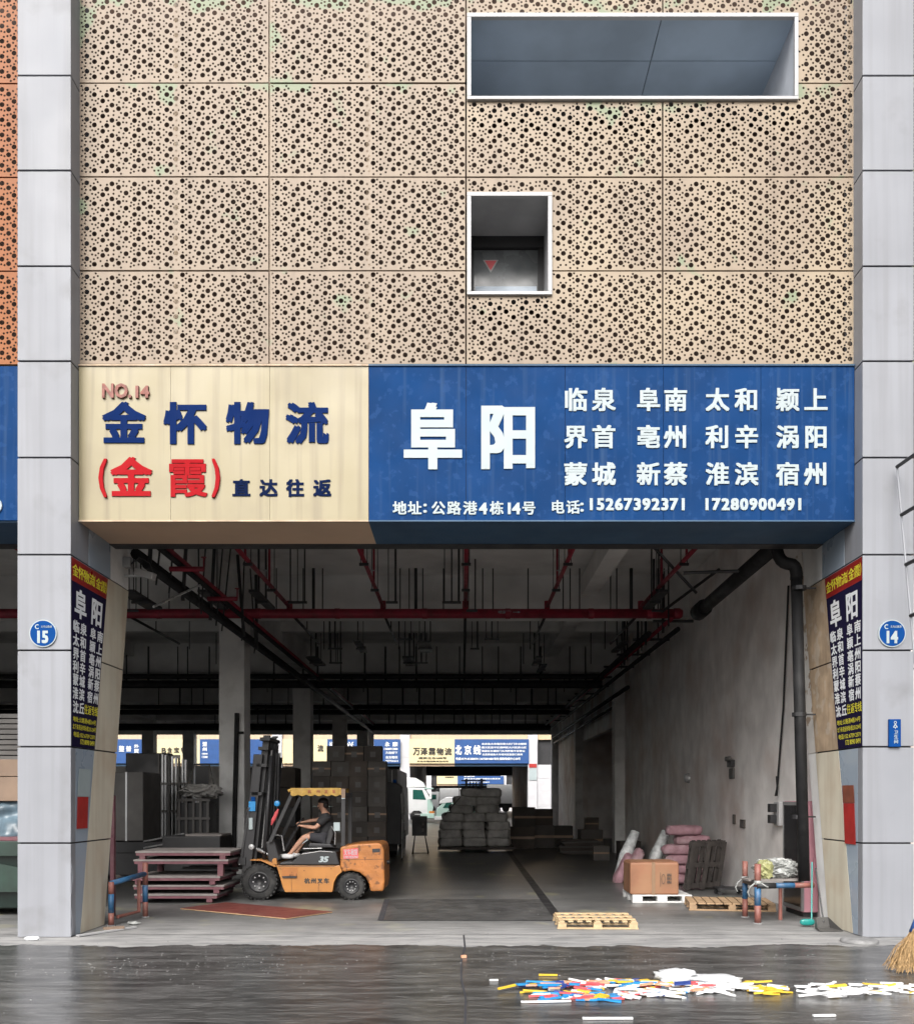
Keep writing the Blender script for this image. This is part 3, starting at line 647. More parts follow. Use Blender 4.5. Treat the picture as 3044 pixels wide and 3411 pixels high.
# marks, sockets and an emergency light on the party wall
def wallpt(px, py):  # distance along the party wall for a wall fitting, metres
    d = WALLX*1820/(px-920); return d-12.5, 1.9+(1591-py)*d/1820
for nm, px, py, w, h, dp, mt, lab, cat in (('emergency_light', 1459, 1521, .55, .16, .08, M_plastic_k, 'small dark twin emergency light high on the right wall', 'light'), ('socket_box', 1459, 1541, .30, .22, .04, M_grey_plastic, 'grey socket box under the emergency light on the right wall', 'socket'),
        ('socket_box', 1463, 1632, .14, .2, .03, M_card_dk, 'narrow dark socket box low on the right wall', 'socket'), ('socket_box', 1480, 1641, .3, .17, .03, M_card_dk, 'brown socket box low on the right wall nearer the door', 'socket'),
        ('wall_lamp', 1372, 1550, .3, .28, .12, M_chrome, 'round pale lamp on the dim part of the right wall', 'lamp')):
    y, z = wallpt(px, py)
    if nm == 'wall_lamp': o = part(nm, lambda b: b.lathe([(0, -dp), (.1, -dp*.9), (.13, 0)], (WALLX, y, z), 'x', 14), mt, None, smooth=True)
    elif nm == 'emergency_light':
        o = thing(nm, lab, cat, (WALLX, y, z-.1)); part('body', lambda b: b.box(WALLX-dp, WALLX-.001, y-.16, y+.16, z-.07, z+.07), mt, o, bevel=.01)
        for s in (-.1, .1): part('lamp_head', lambda b: b.lathe([(0, -.06), (.05, -.05), (.055, 0)], (WALLX-dp, y+s, z+.1), 'x', 10), M_grey_plastic, o)
        continue
    else:
        o = thing(nm, lab, cat, (WALLX, y, z-h/2)); part('box', lambda b: b.box(WALLX-dp, WALLX-.001, y-w/2, y+w/2, z-h/2, z+h/2), mt, o, bevel=.006)
        part('face_plate', lambda b: b.box(WALLX-dp-.006, WALLX-dp, y-w/2+.02, y+w/2-.02, z-h/2+.02, z+h/2-.02), M_grey_plastic, o); continue
    tag(o, lab, cat)

# ------------------------------------------------------------------ the sign boards over the bay
YS = .25
sx_ = lambda p: (p-920)/142.75
sz_ = lambda p: 1.9+(1591-p)/142.75
onsign = lambda u, v, d: (u, YS-.003-d, v)
ST, SB = sz_(729), sz_(1036)
g = thing('cream_shop_sign', 'cream left half of the fascia sign with blue and red Chinese letters', 'sign', (-3.35, YS+.5, SB))
XM = sx_(734)
for a, b_ in ((XL+.004, sx_(340)), (sx_(340), sx_(537)), (sx_(537), XM)):
    part('sign_panel', lambda b: b.box(a+.002, b_-.002, YS, YS+.03, SB, ST), M_sign_cream, g)
part('edge_trim', lambda b: b.box(XL+.004, XM, YS-.012, YS+.05, SB-.02, SB-.001), M_tan_clad, g)
part('soffit', lambda b: b.box(XL+.01, XM, YS+.05, 1.36, SB-.02, SB+.0), M_soffit_tan, g)
part('top_flashing', lambda b: b.box(XL+.004, XM, YS-.02, .34, ST+.001, ST+.02), M_tan_clad, g)
for t, cx, em in (('金', 247.5, 86), ('怀', 370, 86), ('物', 494, 86), ('流', 612, 86)):
    b = MB(); put_text(b, t, onsign, sx_(cx), sz_(843), em/142.75, bold=.033, th=.015); b.build('letter', M_letter_b, g)
for t, cx, em in (('金', 262, 82), ('霞', 374, 82)):
    b = MB(); put_text(b, t, onsign, sx_(cx), sz_(951), em/142.75, bold=.02 if t == '霞' else .033, th=.015); b.build('letter', M_letter_r, g)
for t, x0, x1 in (('(', 199, 213), (')', 424, 438)):
    b = MB(); put_text(b, t, onsign, box=(sx_(x0), sx_(x1), sz_(990), sz_(916)), bold=.02, th=.03); b.build('letter', M_letter_r, g)
for t, cx in (('直', 481), ('达', 535), ('往', 588), ('返', 642)):
    b = MB(); put_text(b, t, onsign, sx_(cx), sz_(972), 36/142.75, bold=.034, th=.008); b.build('letter', M_letter_navy, g)
b = MB(); put_text(b, 'NO.', onsign, box=(sx_(206), sx_(262), sz_(793), sz_(766)), bold=.03, th=.03)
put_text(b, '14', onsign, sx_(285), sz_(781.5), 32/142.75, bold=.04, th=.03); b.build('letter', M_letter_faded, g)

g = thing('blue_shop_sign', 'blue right half of the fascia sign with white place names and phone numbers', 'sign', (2.1, YS+.5, SB))
xs = [XM, sx_(928), sx_(1125), sx_(1321), sx_(1515), XR-.004]
for a, b_ in zip(xs[:-1], xs[1:]):
    part('sign_panel', lambda b: b.box(a+.003, b_-.003, YS, YS+.03, SB, ST), M_sign_blue, g)
part('edge_trim', lambda b: b.box(XM+.001, XR-.004, YS-.012, YS+.05, SB-.02, SB-.001), M_soffit_blue, g)
part('soffit', lambda b: b.box(XM+.001, XR-.01, YS+.05, 1.36, SB-.021, SB+.001), M_soffit_blue, g)
part('joint_backing', lambda b: b.box(XM, XR-.01, YS+.031, YS+.04, SB+.01, ST-.01), M_joint, g)
part('top_flashing', lambda b: b.box(XM+.001, XR-.004, YS-.02, .34, ST+.001, ST+.02), M_soffit_blue, g)
for t, cx, w in (('阜', 862, 116), ('阳', 1012, 112)):
    b = MB(); put_text(b, t, onsign, sx_(cx), sz_(869), 136/142.75, bold=.032, th=.012, asp=.88); b.build('letter', M_letter_w, g)
ROWS = ['临泉阜南太和颖上', '界首亳州利辛涡阳', '蒙城新蔡淮滨宿州']
for r_, cy in zip(ROWS, (796, 870, 944)):
    for t, cx in zip(r_, (1146, 1202, 1291, 1345, 1428, 1486, 1568, 1624)):
        b = MB(); put_text(b, t, onsign, sx_(cx), sz_(cy), 48/142.75, bold=.026, th=.01); b.build('letter', M_letter_w, g)
for t, cx, em, cy in (('地', 796, 28, 1012), ('址', 826, 28, 1012), ('公', 873, 28, 1012), ('路', 904, 28, 1012), ('港', 936, 28, 1012), ('栋', 989, 28, 1012), ('号', 1053, 28, 1012), ('4', 962, 31, 1013), ('1', 1014, 31, 1013), ('4', 1028, 31, 1013)):
    b = MB(); put_text(b, t, onsign, sx_(cx), sz_(cy), em/142.75, bold=.04 if t.isdigit() else .025, th=.01); b.build('letter', M_letter_w, g)
b = MB(); put_text(b, ':', onsign, box=(sx_(844), sx_(849), sz_(1021), sz_(1004)), bold=.02, th=.01); b.build('letter', M_letter_w, g)
b = MB()
for t, cx in (('电', 1110), ('话', 1141)): put_text(b, t, onsign, sx_(cx), sz_(1010), 28/142.75, bold=.025, th=.01)
put_text(b, ':', onsign, box=(sx_(1156), sx_(1161), sz_(1019), sz_(1002)), bold=.02, th=.01); b.build('phone_heading', M_letter_w, g); b = MB()
for t, x0, x1 in (('15267392371', 1168, 1369), ('17280900491', 1398, 1601)):
    for i, ch in enumerate(t):
        c = x0+(x1-x0)*(i+.5)/11
        put_text(b, ch, onsign, sx_(c), sz_(1004.5), 32/142.75, bold=.04, th=.01)
    b.build('phone_number', M_letter_w, g); b = MB()
# the next bay's sign at the left edge of the picture
g = thing('blue_shop_sign', 'blue fascia sign of the neighbouring bay, cut by the left edge', 'sign', (-8.3, YS+.5, SB))
part('sign_panel', lambda b: b.box(-10.4, -6.09, YS, YS+.03, SB, ST), M_sign_blue, g)
part('soffit', lambda b: b.box(-10.4, -6.09, YS+.03, 1.36, SB-.02, SB), M_soffit_blue, g)
b = MB(); put_text(b, ')', onsign, box=(sx_(-6), sx_(4), sz_(1021), sz_(994)), bold=.03, th=.02); b.build('letter', M_letter_w, g)
part('upper_fascia', lambda b: (b.box(-28, -10.42, .35, .6, 5.8, 8.0), b.box(6.2, 20, .35, .6, 5.8, 8.0), b.box(8.2, 20, .35, .6, 0, 5.8)), M_wall_dark, main)

M_ban_w = mat('banner_white_print', (.80, .82, .86), .7, var=.03, spec=.2); M_ban_y = mat('banner_yellow_print', (.82, .74, .06), .7, var=.05, spec=.2)
# ------------------------------------------------------------------ banners on the column flanks
def banner(X, side, lab):
    s = side
    g = thing('advert_banner', lab, 'banner', (X, .5, 2.62))
    def P(u, z, d=0.0):          # u runs left to right as read
        uu = u if s > 0 else 1-u
        return (X+s*(.004+d), .012+uu*(Yp(z)-.012), z)
    def sheetq(b, z0, z1, d=0.0):
        q = [P(0, z0, d), P(1, z0, d), P(1, z1, d), P(0, z1, d)]
        b.quad(*q)
    part('banner_field', lambda b: sheetq(b, 2.62, 4.90), M_banner, g)
    part('banner_header', lambda b: sheetq(b, 4.90, 5.22), M_banner_red, g)
    W = 1.0
    def wr(b, t, uc, zc, em, bold=.03, wide=1.0):
        put_text(b, t, lambda u, v, d: P(u, v, .004+d), uc, zc, em, bold=bold, asp=wide)
    b = MB()
    for t, u in zip('金怀物流金霞', (.10, .25, .39, .54, .73, .88)): wr(b, t, u, 5.06, .185, .02, .85)
    for t, u0, u1 in (('(', .61, .64), (')', .955, .985)): put_text(b, t, lambda u, v, d: P(u, v, .004+d), box=(u0, u1, 4.97, 5.15), bold=.01)
    b.build('header_text', M_ban_y, g)
    b = MB()
    wr(b, '阜', .25, 4.62, .42, .03, .85); wr(b, '阳', .73, 4.62, .42, .03, .85)
    for r_, z in zip(('临泉阜南', '太和颖上', '界首亳州', '利辛涡阳', '蒙城新蔡', '淮滨宿州'), (4.29, 4.10, 3.91, 3.73, 3.55, 3.36)):
        for t, u in zip(r_, (.13, .35, .65, .88)): wr(b, t, u, z, .175, .03, 1.1)
    for t, u in zip('沈丘', (.14, .36)): wr(b, t, u, 3.17, .175, .03, 1.15)
    b.build('place_names', M_ban_w, g)
    b = MB()
    for t, u in zip('往返专线', (.53, .67, .80, .93)): wr(b, t, u, 3.17, .15, .02, .9)
    put_text(b, '地址:公路港4栋14号', lambda u, v, d: P(u, v, .004+d), box=(.05, .95, 2.965, 3.04), bold=.015)
    put_text(b, '北下朱货运市场1栋233-234号', lambda u, v, d: P(u, v, .004+d), box=(.04, .97, 2.86, 2.935), bold=.015)
    put_text(b, '电话:152 6739 2371', lambda u, v, d: P(u, v, .004+d), box=(.08, .95, 2.755, 2.83), bold=.02)
    put_text(b, '172 8090 0491', lambda u, v, d: P(u, v, .004+d), box=(.35, .95, 2.665, 2.735), bold=.02)
    b.build('contact_text', M_ban_y, g)
banner(XL, 1, 'tall navy banner with red header on the flank of the left column')
banner(XR, -1, 'tall navy banner with red header on the flank of the right column')
# round number plates and the toilet sign
def plate(num, cx, lab):
    g = thing('number_plate', lab, 'sign', (cx, -.01, 4.0)); zc = 1.9+(1591-1262)/145.6; r = .187
    part('disc', lambda b: b.lathe([(0, -.022), (r, -.022), (r, -.001)], (cx, 0, zc), 'y', 40), M_letter_w, g)
    part('blue_field', lambda b: b.lathe([(0, -.0245), (r*.93, -.0245), (r*.93, -.0223)], (cx, 0, zc), 'y', 40), M_dot_blue, g)
    F = lambda u, v, d: (u, -.027-d, v)
    b = MB(); put_text(b, num, F, cx=cx, cy=zc-.05, em=.225, bold=.045, asp=.8); b.build('number', M_letter_w, g); b = MB()
    put_text(b, '义乌公路港', F, box=(cx-.025, cx+.125, zc+.075, zc+.108), bold=.01)
    for i in range(20):
        t0, t1 = R(50+i*13), R(50+(i+1)*13); c = (cx-.075, zc+.09); ra, rb = .033, .021
        b.quad((c[0]+ra*math.cos(t0), -.027, c[1]+ra*math.sin(t0)), (c[0]+ra*math.cos(t1), -.027, c[1]+ra*math.sin(t1)), (c[0]+rb*math.cos(t1), -.027, c[1]+rb*math.sin(t1)), (c[0]+rb*math.cos(t0), -.027, c[1]+rb*math.sin(t0)))
    b.build('lettering', M_letter_w, g)
plate('15', (87-920)/145.6, 'round blue number plate reading 15 on the left column')
plate('14', (1775-920)/145.6, 'round blue number plate reading 14 on the right column')
cx = (1779.5-920)/145.6; z0, z1 = 1.9+(1591-1488)/145.6, 1.9+(1591-1433)/145.6
g = thing('restroom_sign', 'small upright blue sign with a white figure on the right column', 'sign', (cx, -.03, z0))
part('panel', lambda b: b.box(cx-.08, cx+.08, -.045, -.002, z0, z1), M_dot_blue, g, bevel=.006)
F = lambda u, v, d: (u, -.049-d, v)
b = MB(); zc = z1-.075
b.lathe([(.02, 0), (.012, 0)], (cx, -.049, zc+.03), 'y', 12)
b.quad((cx-.004, -.049, zc+.012), (cx-.032, -.049, zc-.035), (cx-.022, -.049, zc-.04), (cx+.004, -.049, zc+.0)); b.quad((cx+.004, -.049, zc+.012), (cx+.032, -.049, zc-.035), (cx+.022, -.049, zc-.04), (cx-.004, -.049, zc+.0))
b.quad((cx-.03, -.0485, zc-.04), (cx+.03, -.0485, zc-.04), (cx+.03, -.0485, zc-.031), (cx-.03, -.0485, zc-.031)); b.quad((cx-.004, -.049, zc-.04), (cx+.004, -.049, zc-.04), (cx+.004, -.049, zc-.06), (cx-.004, -.049, zc-.06))
for i, t in enumerate('卫生间'): put_text(b, t, F, cx+.01, z1-.18-i*.062, .06, bold=.02)
b.build('lettering', M_letter_w, g)
# taped notices on the flanks
def notice(X, s, y0, y1, z0, z1, mt, lab, lean=.0, txt=None):
    o = part('paper_notice', lambda b: b.slab([(X+s*.012, y0, z0), (X+s*.012, y1, z0), (X+s*.012, y1+lean, z1), (X+s*.012, y0+lean, z1)] if s > 0 else [(X+s*.012, y0+lean, z1), (X+s*.012, y1+lean, z1), (X+s*.012, y1, z0), (X+s*.012, y0, z0)], .003), mt, None)
    return tag(o, lab, 'notice')
notice(XL, 1, .20, .60, 1.93, 2.32, M_paper_w, 'pale notice with blue heading taped above the red paper, left column', .05)
notice(XL, 1, .17, .53, 1.48, 1.925, M_paper_r, 'creased red paper notice on the flank of the left column', .03)
notice(XR, -1, .24, .62, 1.84, 2.09, M_paper_o, 'small faded orange notice above the red paper, right column', .03)
notice(XR, -1, .20, .56, 1.26, 1.835, M_paper_r, 'long red paper notice on the flank of the right column', .05)
# ------------------------------------------------------------------ pipes under the ceiling
def arc(pa, pb, pc, n=5):
    a, b_, c = Vector(pa), Vector(pb), Vector(pc)
    return [tuple(a*(1-t)**2+b_*2*t*(1-t)+c*t*t) for t in [i/n for i in range(n+1)]]
sp = thing('sprinkler_pipes', 'dark red sprinkler main with its branch pipes under the warehouse ceiling', 'pipes', (0, 9.5, 6.3))
YP = 9.5; ZP = 6.36
part('main_pipe', lambda b: b.cyl((-28, YP, ZP), (5.18, YP, ZP), .115, 14), M_redpipe, sp, smooth=True)
part('end_cap', lambda b: b.lathe([(0, .14), (.09, .12), (.13, .05), (.13, -.08), (.10, -.1)], (5.18, YP, ZP), 'x', 14), M_redpipe, sp, smooth=True)
for x in (-27, -20, -13, -7.3, -4.9, -3.0, -.9, 1.1, 3.1, 4.5):
    part('coupling', lambda b: b.cyl((x-.06, YP, ZP), (x+.06, YP, ZP), .125, 12), M_redpipe, sp)
BR = (-8.2, -4.15, -1.9, .08, 2.05, 4.3)
for x in BR:
    part('branch_pipe', lambda b: b.cyl((x, 1.7, 6.52), (x, YP, 6.52), .045, 8), M_redpipe, sp, smooth=True)
    part('branch_pipe', lambda b: b.cyl((x, YP, 6.40), (x, YP+4.5 if abs(x) > 1 else YB-1, 6.40), .035, 8), M_steel_dark, sp, smooth=True)
    part('tee', lambda b: b.cyl((x, YP, 6.36), (x, YP, 6.66), .07, 10), M_redpipe, sp)
    for y in (2.9, 5.0, 7.2):
        part('riser', lambda b: b.cyl((x, y, 6.52), (x, y, 7.42), .026, 6), M_redpipe if (y > 4) else M_steel_dark, sp)
        part('hanger', lambda b: (b.box(x-.07, x-.055, y+.2, y+.22, 6.46, 7.5), b.box(x+.055, x+.07, y+.2, y+.22, 6.46, 7.5), b.box(x-.09, x+.09, y+.185, y+.235, 6.42, 6.47)), M_steel_dark, sp)
        part('sprinkler_head', lambda b: (b.cyl((x, y-.4, 6.52), (x, y-.4, 6.72), .014, 6), b.cyl((x, y-.4, 6.72), (x, y-.4, 6.73), .05, 8)), M_steel, sp)
    for y in (12, 15, 18, 22, 26, 34): part('hanger', lambda b: b.cyl((x, y, 6.4), (x, y, 7.5), .016, 5), M_steel_dark, sp)
for x in [-7.1, -6.6, -4.5, -3.85, -3.6, -3.38, -1.5, -1.28, -1.12, -.95, -.45, .5, .75, 1.6, 2.45, 2.62, 2.85, 3.6, 3.75, 4.1, 4.75, 4.9]:
    part('hanger', lambda b: b.cyl((x, YP+.16, ZP), (x, YP+.16, 7.49), .016 if x not in (-3.6, -1.12, 4.1) else .04, 6), M_steel_dark, sp)
for y, z, r in ((19.6, 6.2, .09), (20.2, 6.0, .14), (29.8, 6.15, .1), (30.2, 5.95, .12), (39.8, 6.1, .1), (39.2, 5.9, .14)):
    part('cross_pipe', lambda b: b.cyl((-28, y, z), (5.0, y, z), r, 8), M_blackpipe, sp)
for y in (19.9, 29.9, 39.9):
    for i in range(26):
        x = -14+i*.74+rnd.uniform(-.25, .25)
        part('hanger', lambda b: b.cyl((x, y, 6.1), (x, y, 7.3), .02+rnd.random()*.02, 5), M_steel_dark, sp)
for i in range(26):
    x = rnd.uniform(-8.5, 4.6); y = rnd.choice((7.9, 8.8, 12.6, 14.2, 17.0, 18.6)); n = rnd.choice((2, 2, 3)); w = .16*(n-1)
    for q in range(n): part('hanger', lambda b: b.cyl((x+q*.16, y, 6.3), (x+q*.16, y, 7.49), rnd.choice((.012, .018, .026)), 5), M_steel_dark, sp)
    part('trapeze_bar', lambda b: b.box(x-.05, x+w+.05, y-.025, y+.025, 6.26, 6.31), M_steel_dark, sp)
    if i % 2: part('cable_tray', lambda b: b.box(x-.02, x+w+.02, y-.9, y+.9, 6.312, 6.37), M_steel_dark if i % 4 else M_steel, sp)
b = MB(); put_text(b, '喷淋管', lambda u, v, d: (u, YP-.119-d, v), box=(.87, 1.17, 6.33, 6.41), bold=.02)
b.quad((1.22, YP-.120, 6.365), (1.34, YP-.120, 6.365), (1.34, YP-.120, 6.378), (1.22, YP-.120, 6.378)); b.quad((1.34, YP-.120, 6.345), (1.40, YP-.120, 6.371), (1.34, YP-.120, 6.397)); b.build('pipe_marking', M_letter_w, sp)
# dark pipe bundle along the left column line
lp = thing('left_pipe_run', 'bundle of dark pipes with drop hangers along the left row of columns', 'pipes', (-5.2, 8, 5.9))
for (x, z, r, m_) in ((-5.15, 5.72, .07, M_blackpipe), (-5.0, 6.05, .05, M_blackpipe), (-5.32, 5.9, .09, M_blackpipe), (-5.05, 6.2, .04, M_redpipe)):
    part('long_pipe', lambda b: b.cyl((x, 2.4, z), (x, 40, z), r, 8), m_, lp, smooth=True)
for i in range(14):
    y = 2.7+i*.62; part('drop_hanger', lambda b: b.cyl((-5.1+rnd.uniform(-.2, .15), y, 5.6), (-5.1, y, 7.45), .018+.02*(i % 3 == 0), 5), M_steel_dark, lp)
for y in (3.6, 6.0): part('branch_pipe', lambda b: (b.cyl((-5.15, y, 5.95), (-4.55, y, 5.95), .045, 8), b.cyl((-4.55, y, 5.95), (-4.55, y, 6.15), .014, 6), b.cyl((-4.55, y, 6.15), (-4.55, y, 6.16), .05, 8)), M_redpipe, lp)
part('brace', lambda b: b.cyl((-5.3, 3.2, 5.2), (-4.9, 4.6, 5.9), .02, 6), M_chrome, lp)
# pipe bundle along the right wall
rp = thing('right_pipe_run', 'bundle of dark pipes and cable trays running back along the right wall', 'pipes', (5.2, 20, 5.9))
for (x, z, r, m_, y0) in ((5.35, 5.5, .07, M_blackpipe, 17), (5.15, 5.95, .06, M_blackpipe, 9.3), (5.0, 6.2, .05, M_redpipe, 9.3), (5.45, 5.2, .05, M_steel_dark, 20), (4.8, 6.15, .08, M_blackpipe, 11)):
    part('long_pipe', lambda b: b.cyl((x, y0, z), (x, YB-1, z), r, 8), m_, rp, smooth=True)
for i in range(12): part('bracket', lambda b: b.box(4.7, WALLX, 10+i*2.6, 10.06+i*2.6, 6.25, 6.31), M_steel_dark, rp)
for i in range(9): part('drop_hanger', lambda b: b.cyl((4.9+.07*(i % 3), 9.2+i*.9, 6.0), (4.9+.07*(i % 3), 9.2+i*.9, 7.45), .02+.015*(i % 2), 5), M_steel_dark, rp)
part('brace', lambda b: (b.cyl((3.6, 6.2, 7.4), (4.9, 6.6, 6.2), .03, 6), b.cyl((4.7, 9.0, 6.3), (5.6, 7.4, 6.9), .035, 6)), M_steel_dark, rp)
# the fat drain pipe and the downpipe
dp = thing('drain_pipe', 'fat black drain pipe slung below the ceiling at the right wall', 'pipe', (4.85, 4, 5.6))
part('long_pipe', lambda b: b.cyl((4.9, 1.7, 5.86), (4.86, 6.0, 5.74), .125, 14), M_blackpipe, dp, smooth=True)
part('end_coupling', lambda b: b.cyl((4.86, 5.85, 5.745), (4.86, 6.3, 5.735), .17, 14), M_blackpipe, dp, smooth=True)
part('side_branch', lambda b: b.cyl((4.88, 3.2, 5.82), (3.9, 3.6, 5.88), .03, 8), M_steel_dark, dp)
dn = thing('downpipe', 'black rainwater downpipe dropping beside the right pier', 'pipe', (5.2, 1.6, .62))
part('upper_bend', lambda b: b.tube(arc((4.9, 1.75, 5.86), (4.9, 1.7, 5.58), (5.05, 1.68, 5.55))+arc((5.08, 1.68, 5.55), (5.2, 1.66, 5.53), (5.18, 1.66, 5.3))[1:], .095, 12), M_blackpipe, dn, smooth=True)
part('long_pipe', lambda b: b.cyl((5.18, 1.66, 5.32), (5.24, 1.5, .64), .088, 14), M_blackpipe, dn, smooth=True)
for z in (5.15, 1.62, 3.2):
    part('clamp', lambda b: (b.cyl((5.2, 1.6, z-.03), (5.2, 1.6, z+.03), .108, 14), b.box(5.25, 5.45, 1.58, 1.62, z-.012, z+.012)), M_steel_dark, dn)
cw = thing('wall_conduit', 'thin dark conduit running down the right wall to the meter box', 'conduit', (5.66, 4, 1.9))
part('conduit_pipe', lambda b: b.tube([(5.66, 3.0+.35, 5.6), (5.66, 3.6, 3.5), (5.66, 3.95, 1.95)], .018, 6), M_blackpipe, cw)
part('cable', lambda b: b.tube([(5.64, 3.9, 2.3), (5.6, 3.75, 2.1), (5.6, 3.85, 1.95)], .012, 5), M_blackpipe, cw)
tb = thing('meter_box', 'white meter box with two black breakers on the right wall', 'electrical box', (5.6, 3.9, 1.35))
part('case', lambda b: b.box(5.615, 5.698, 3.70, 3.98, 1.42, 1.84), M_white_frame, tb, bevel=.008)
for z in (1.66, 1.46): part('breaker', lambda b: b.box(5.50, 5.612, 3.80, 3.96, z, z+.15), M_plastic_k, tb, bevel=.006)
# black standpipe on the first inner column
o = part('standpipe', lambda b: (b.cyl((-5.70, 10.33, .5), (-5.62, 10.33, 4.04), .06, 8), b.cyl((-5.62, 10.33, 3.55), (-5.45, 10.33, 3.55), .03, 6)), M_blackpipe, None); tag(o, 'black vertical standpipe on the face of the first inner column', 'pipe')
# security camera at the top of the left column
sc_ = thing('security_camera', 'white security camera on a bracket at the top inside corner of the left column', 'camera', (-5.2, 2.1, 5.3))
part('bracket', lambda b: (b.box(XL, XL+.28, 1.98, 2.02, 5.42, 5.45), b.box(XL+.26, XL+.29, 1.98, 2.02, 5.42, 5.52)), M_steel, sc_)
part('housing', lambda b: b.cbox((XL+.33, 1.98, 5.46), (.34, .12, .11), (0, R(18), R(-12))), M_white_frame, sc_, bevel=.015)
part('junction_box', lambda b: b.box(XL, XL+.12, 1.9, 2.05, 5.56, 5.72), M_steel, sc_, bevel=.01)
part('cable', lambda b: b.tube([(XL+.1, 1.95, 5.6), (XL+.25, 1.95, 5.72), (XL+.4, 1.98, 5.64), (XL+.42, 2.1, 5.5)], .012, 5), M_plastic_k, sc_)
for i, x in enumerate((-4.4, -1.2, 1.9)):
    o = thing('strip_light', ('left', 'middle', 'right')[i]+' unlit strip lamp far back under the warehouse ceiling', 'light', (x, 30.9, 6.3), 'unlit strip lamps')
    part('housing', lambda b: b.box(x-.55, x+.55, 30.95, 31.1, 6.3, 6.38), M_white_frame, o); part('tube', lambda b: b.cyl((x-.5, 31.02, 6.27), (x+.5, 31.02, 6.27), .03, 8), M_letter_w, o)

# ------------------------------------------------------------------ forklift (drawn in units of .002056 m seen from its left side)
FU = .002056
def F(x, y): return (-4.407+FU*x, 3.638-FU*y)
def FP(*pts): return [F(*p) for p in pts]
NY, FY = 4.52, 5.68
def FJ_(x, y, yy): return (F(x, y)[0], yy, F(x, y)[1])
fk = thing('forklift', 'orange forklift with yellow fringed roof and mast to the left, standing inside the bay', 'forklift', (-2.9, 5.1, 0))
def loft_side(b, poly, y0, y1): b.prism(poly, y0, y1)
part('body', lambda b: b.prism(FP((440,1398),(470,1452),(995,1455),(1036,1450),(1058,1508),(1012,1548),(985,1600),(970,1692),(542,1694),(520,1650),(468,1470)), NY, FY), M_orange, fk, bevel=.02)
cwt = part('counterweight', lambda b: b.prism(FP((1040,1285),(1100,1268),(1180,1256),(1385,1245),(1425,1262),(1438,1310),(1440,1440),(1444,1600),(1432,1685),(1312,1687),(1302,1620),(1272,1562),(1215,1515),(1140,1497),(1062,1512),(1040,1455)), NY-.01, FY+.01), M_orange_rust, fk, bevel=.035)
part('front_fender', lambda b: b.prism(FP((225,1398),(320,1396),(440,1430),(462,1462),(440,1462),(320,1408),(225,1406)), NY, NY+.26), M_orange, fk)
part('front_fender', lambda b: b.prism(FP((225,1398),(320,1396),(440,1430),(462,1462),(440,1462),(320,1408),(225,1406)), FY-.26, FY), M_orange, fk)
part('hitch_lug', lambda b: b.prism(FP((425,1400),(440,1385),(465,1388),(468,1440),(430,1440)), NY-.012, NY+.05), M_orange, fk)
part('side_step', lambda b: (b.prism(FP((510,1470),(655,1470),(648,1545),(520,1545)), NY-.014, NY-.001), b.prism(FP((515,1546),(652,1546),(640,1560),(525,1560)), NY-.018, NY-.001)), M_orange_rust, fk)
part('side_step_shadow_gap', lambda b: b.prism(FP((515,1547),(652,1547),(642,1562),(522,1562)), NY-.03, NY-.019), M_plastic_k, fk)
part('engine_hood', lambda b: b.prism(FP((480,1449),(490,1425),(600,1418),(668,1360),(700,1335),(860,1318),(1000,1325),(1034,1449)), NY+.04, FY-.04), M_plastic_k, fk, bevel=.02)
part('hood_trim', lambda b: (b.tube([(*F(690,1350)[:1], NY+.03, F(690,1350)[1]), (F(860,1322)[0], NY+.03, F(860,1322)[1]), (F(970,1330)[0], NY+.03, F(970,1330)[1])], .006, 5), b.tube([(F(700,1300)[0], NY+.05, F(700,1300)[1]), (F(870,1296)[0], NY+.05, F(870,1296)[1])], .008, 5)), M_chrome, fk)
part('frame_floor', lambda b: b.prism(FP((300,1440),(600,1440),(600,1500),(330,1500)), NY+.28, FY-.28), M_steel_dark, fk)
part('chassis', lambda b: b.prism(FP((300,1500),(1100,1500),(1100,1700),(300,1700)), NY+.3, FY-.3), M_steel_dark, fk)
part('dashboard', lambda b: b.prism(FP((350,1240),(430,1225),(480,1400),(440,1440),(380,1440)), NY+.12, FY-.12), M_plastic_k, fk, bevel=.02)
for q in (((598,1560),(600,1560),(604,1690),(601,1690)), ((843,1640),(846,1640),(846,1690),(843,1690)), ((1098,1460),(1101,1460),(1101,1500),(1098,1500)), ((1045,1398),(1430,1392),(1430,1395),(1045,1401)), ((480,1455),(990,1458),(990,1461),(480,1458)), ((845,1625),(852,1615),(854,1618),(848,1640))):
    part('panel_seam', lambda b: b.prism(FP(*q), NY-.013, NY-.0105), M_plastic_k, fk)
for x, y in ((715,1497),(1135,1428),(1060,1470),(500,1480),(960,1480)): part('bolt_head', lambda b: b.lathe([(0, -.006), (.008, -.005), (.009, 0)], (F(x,y)[0], NY-.012, F(x,y)[1]), 'y', 6), M_plastic_k, fk)
part('tail_slot', lambda b: b.prism(FP((1330,1300),(1400,1296),(1402,1330),(1334,1334)), NY-.016, NY-.0115), M_plastic_k, fk)
part('tow_pin', lambda b: b.cyl((F(1440,1440)[0]-.02, 5.1, F(1440,1440)[1]), (F(1465,1440)[0], 5.1, F(1440,1440)[1]), .04, 8), M_steel_dark, fk)
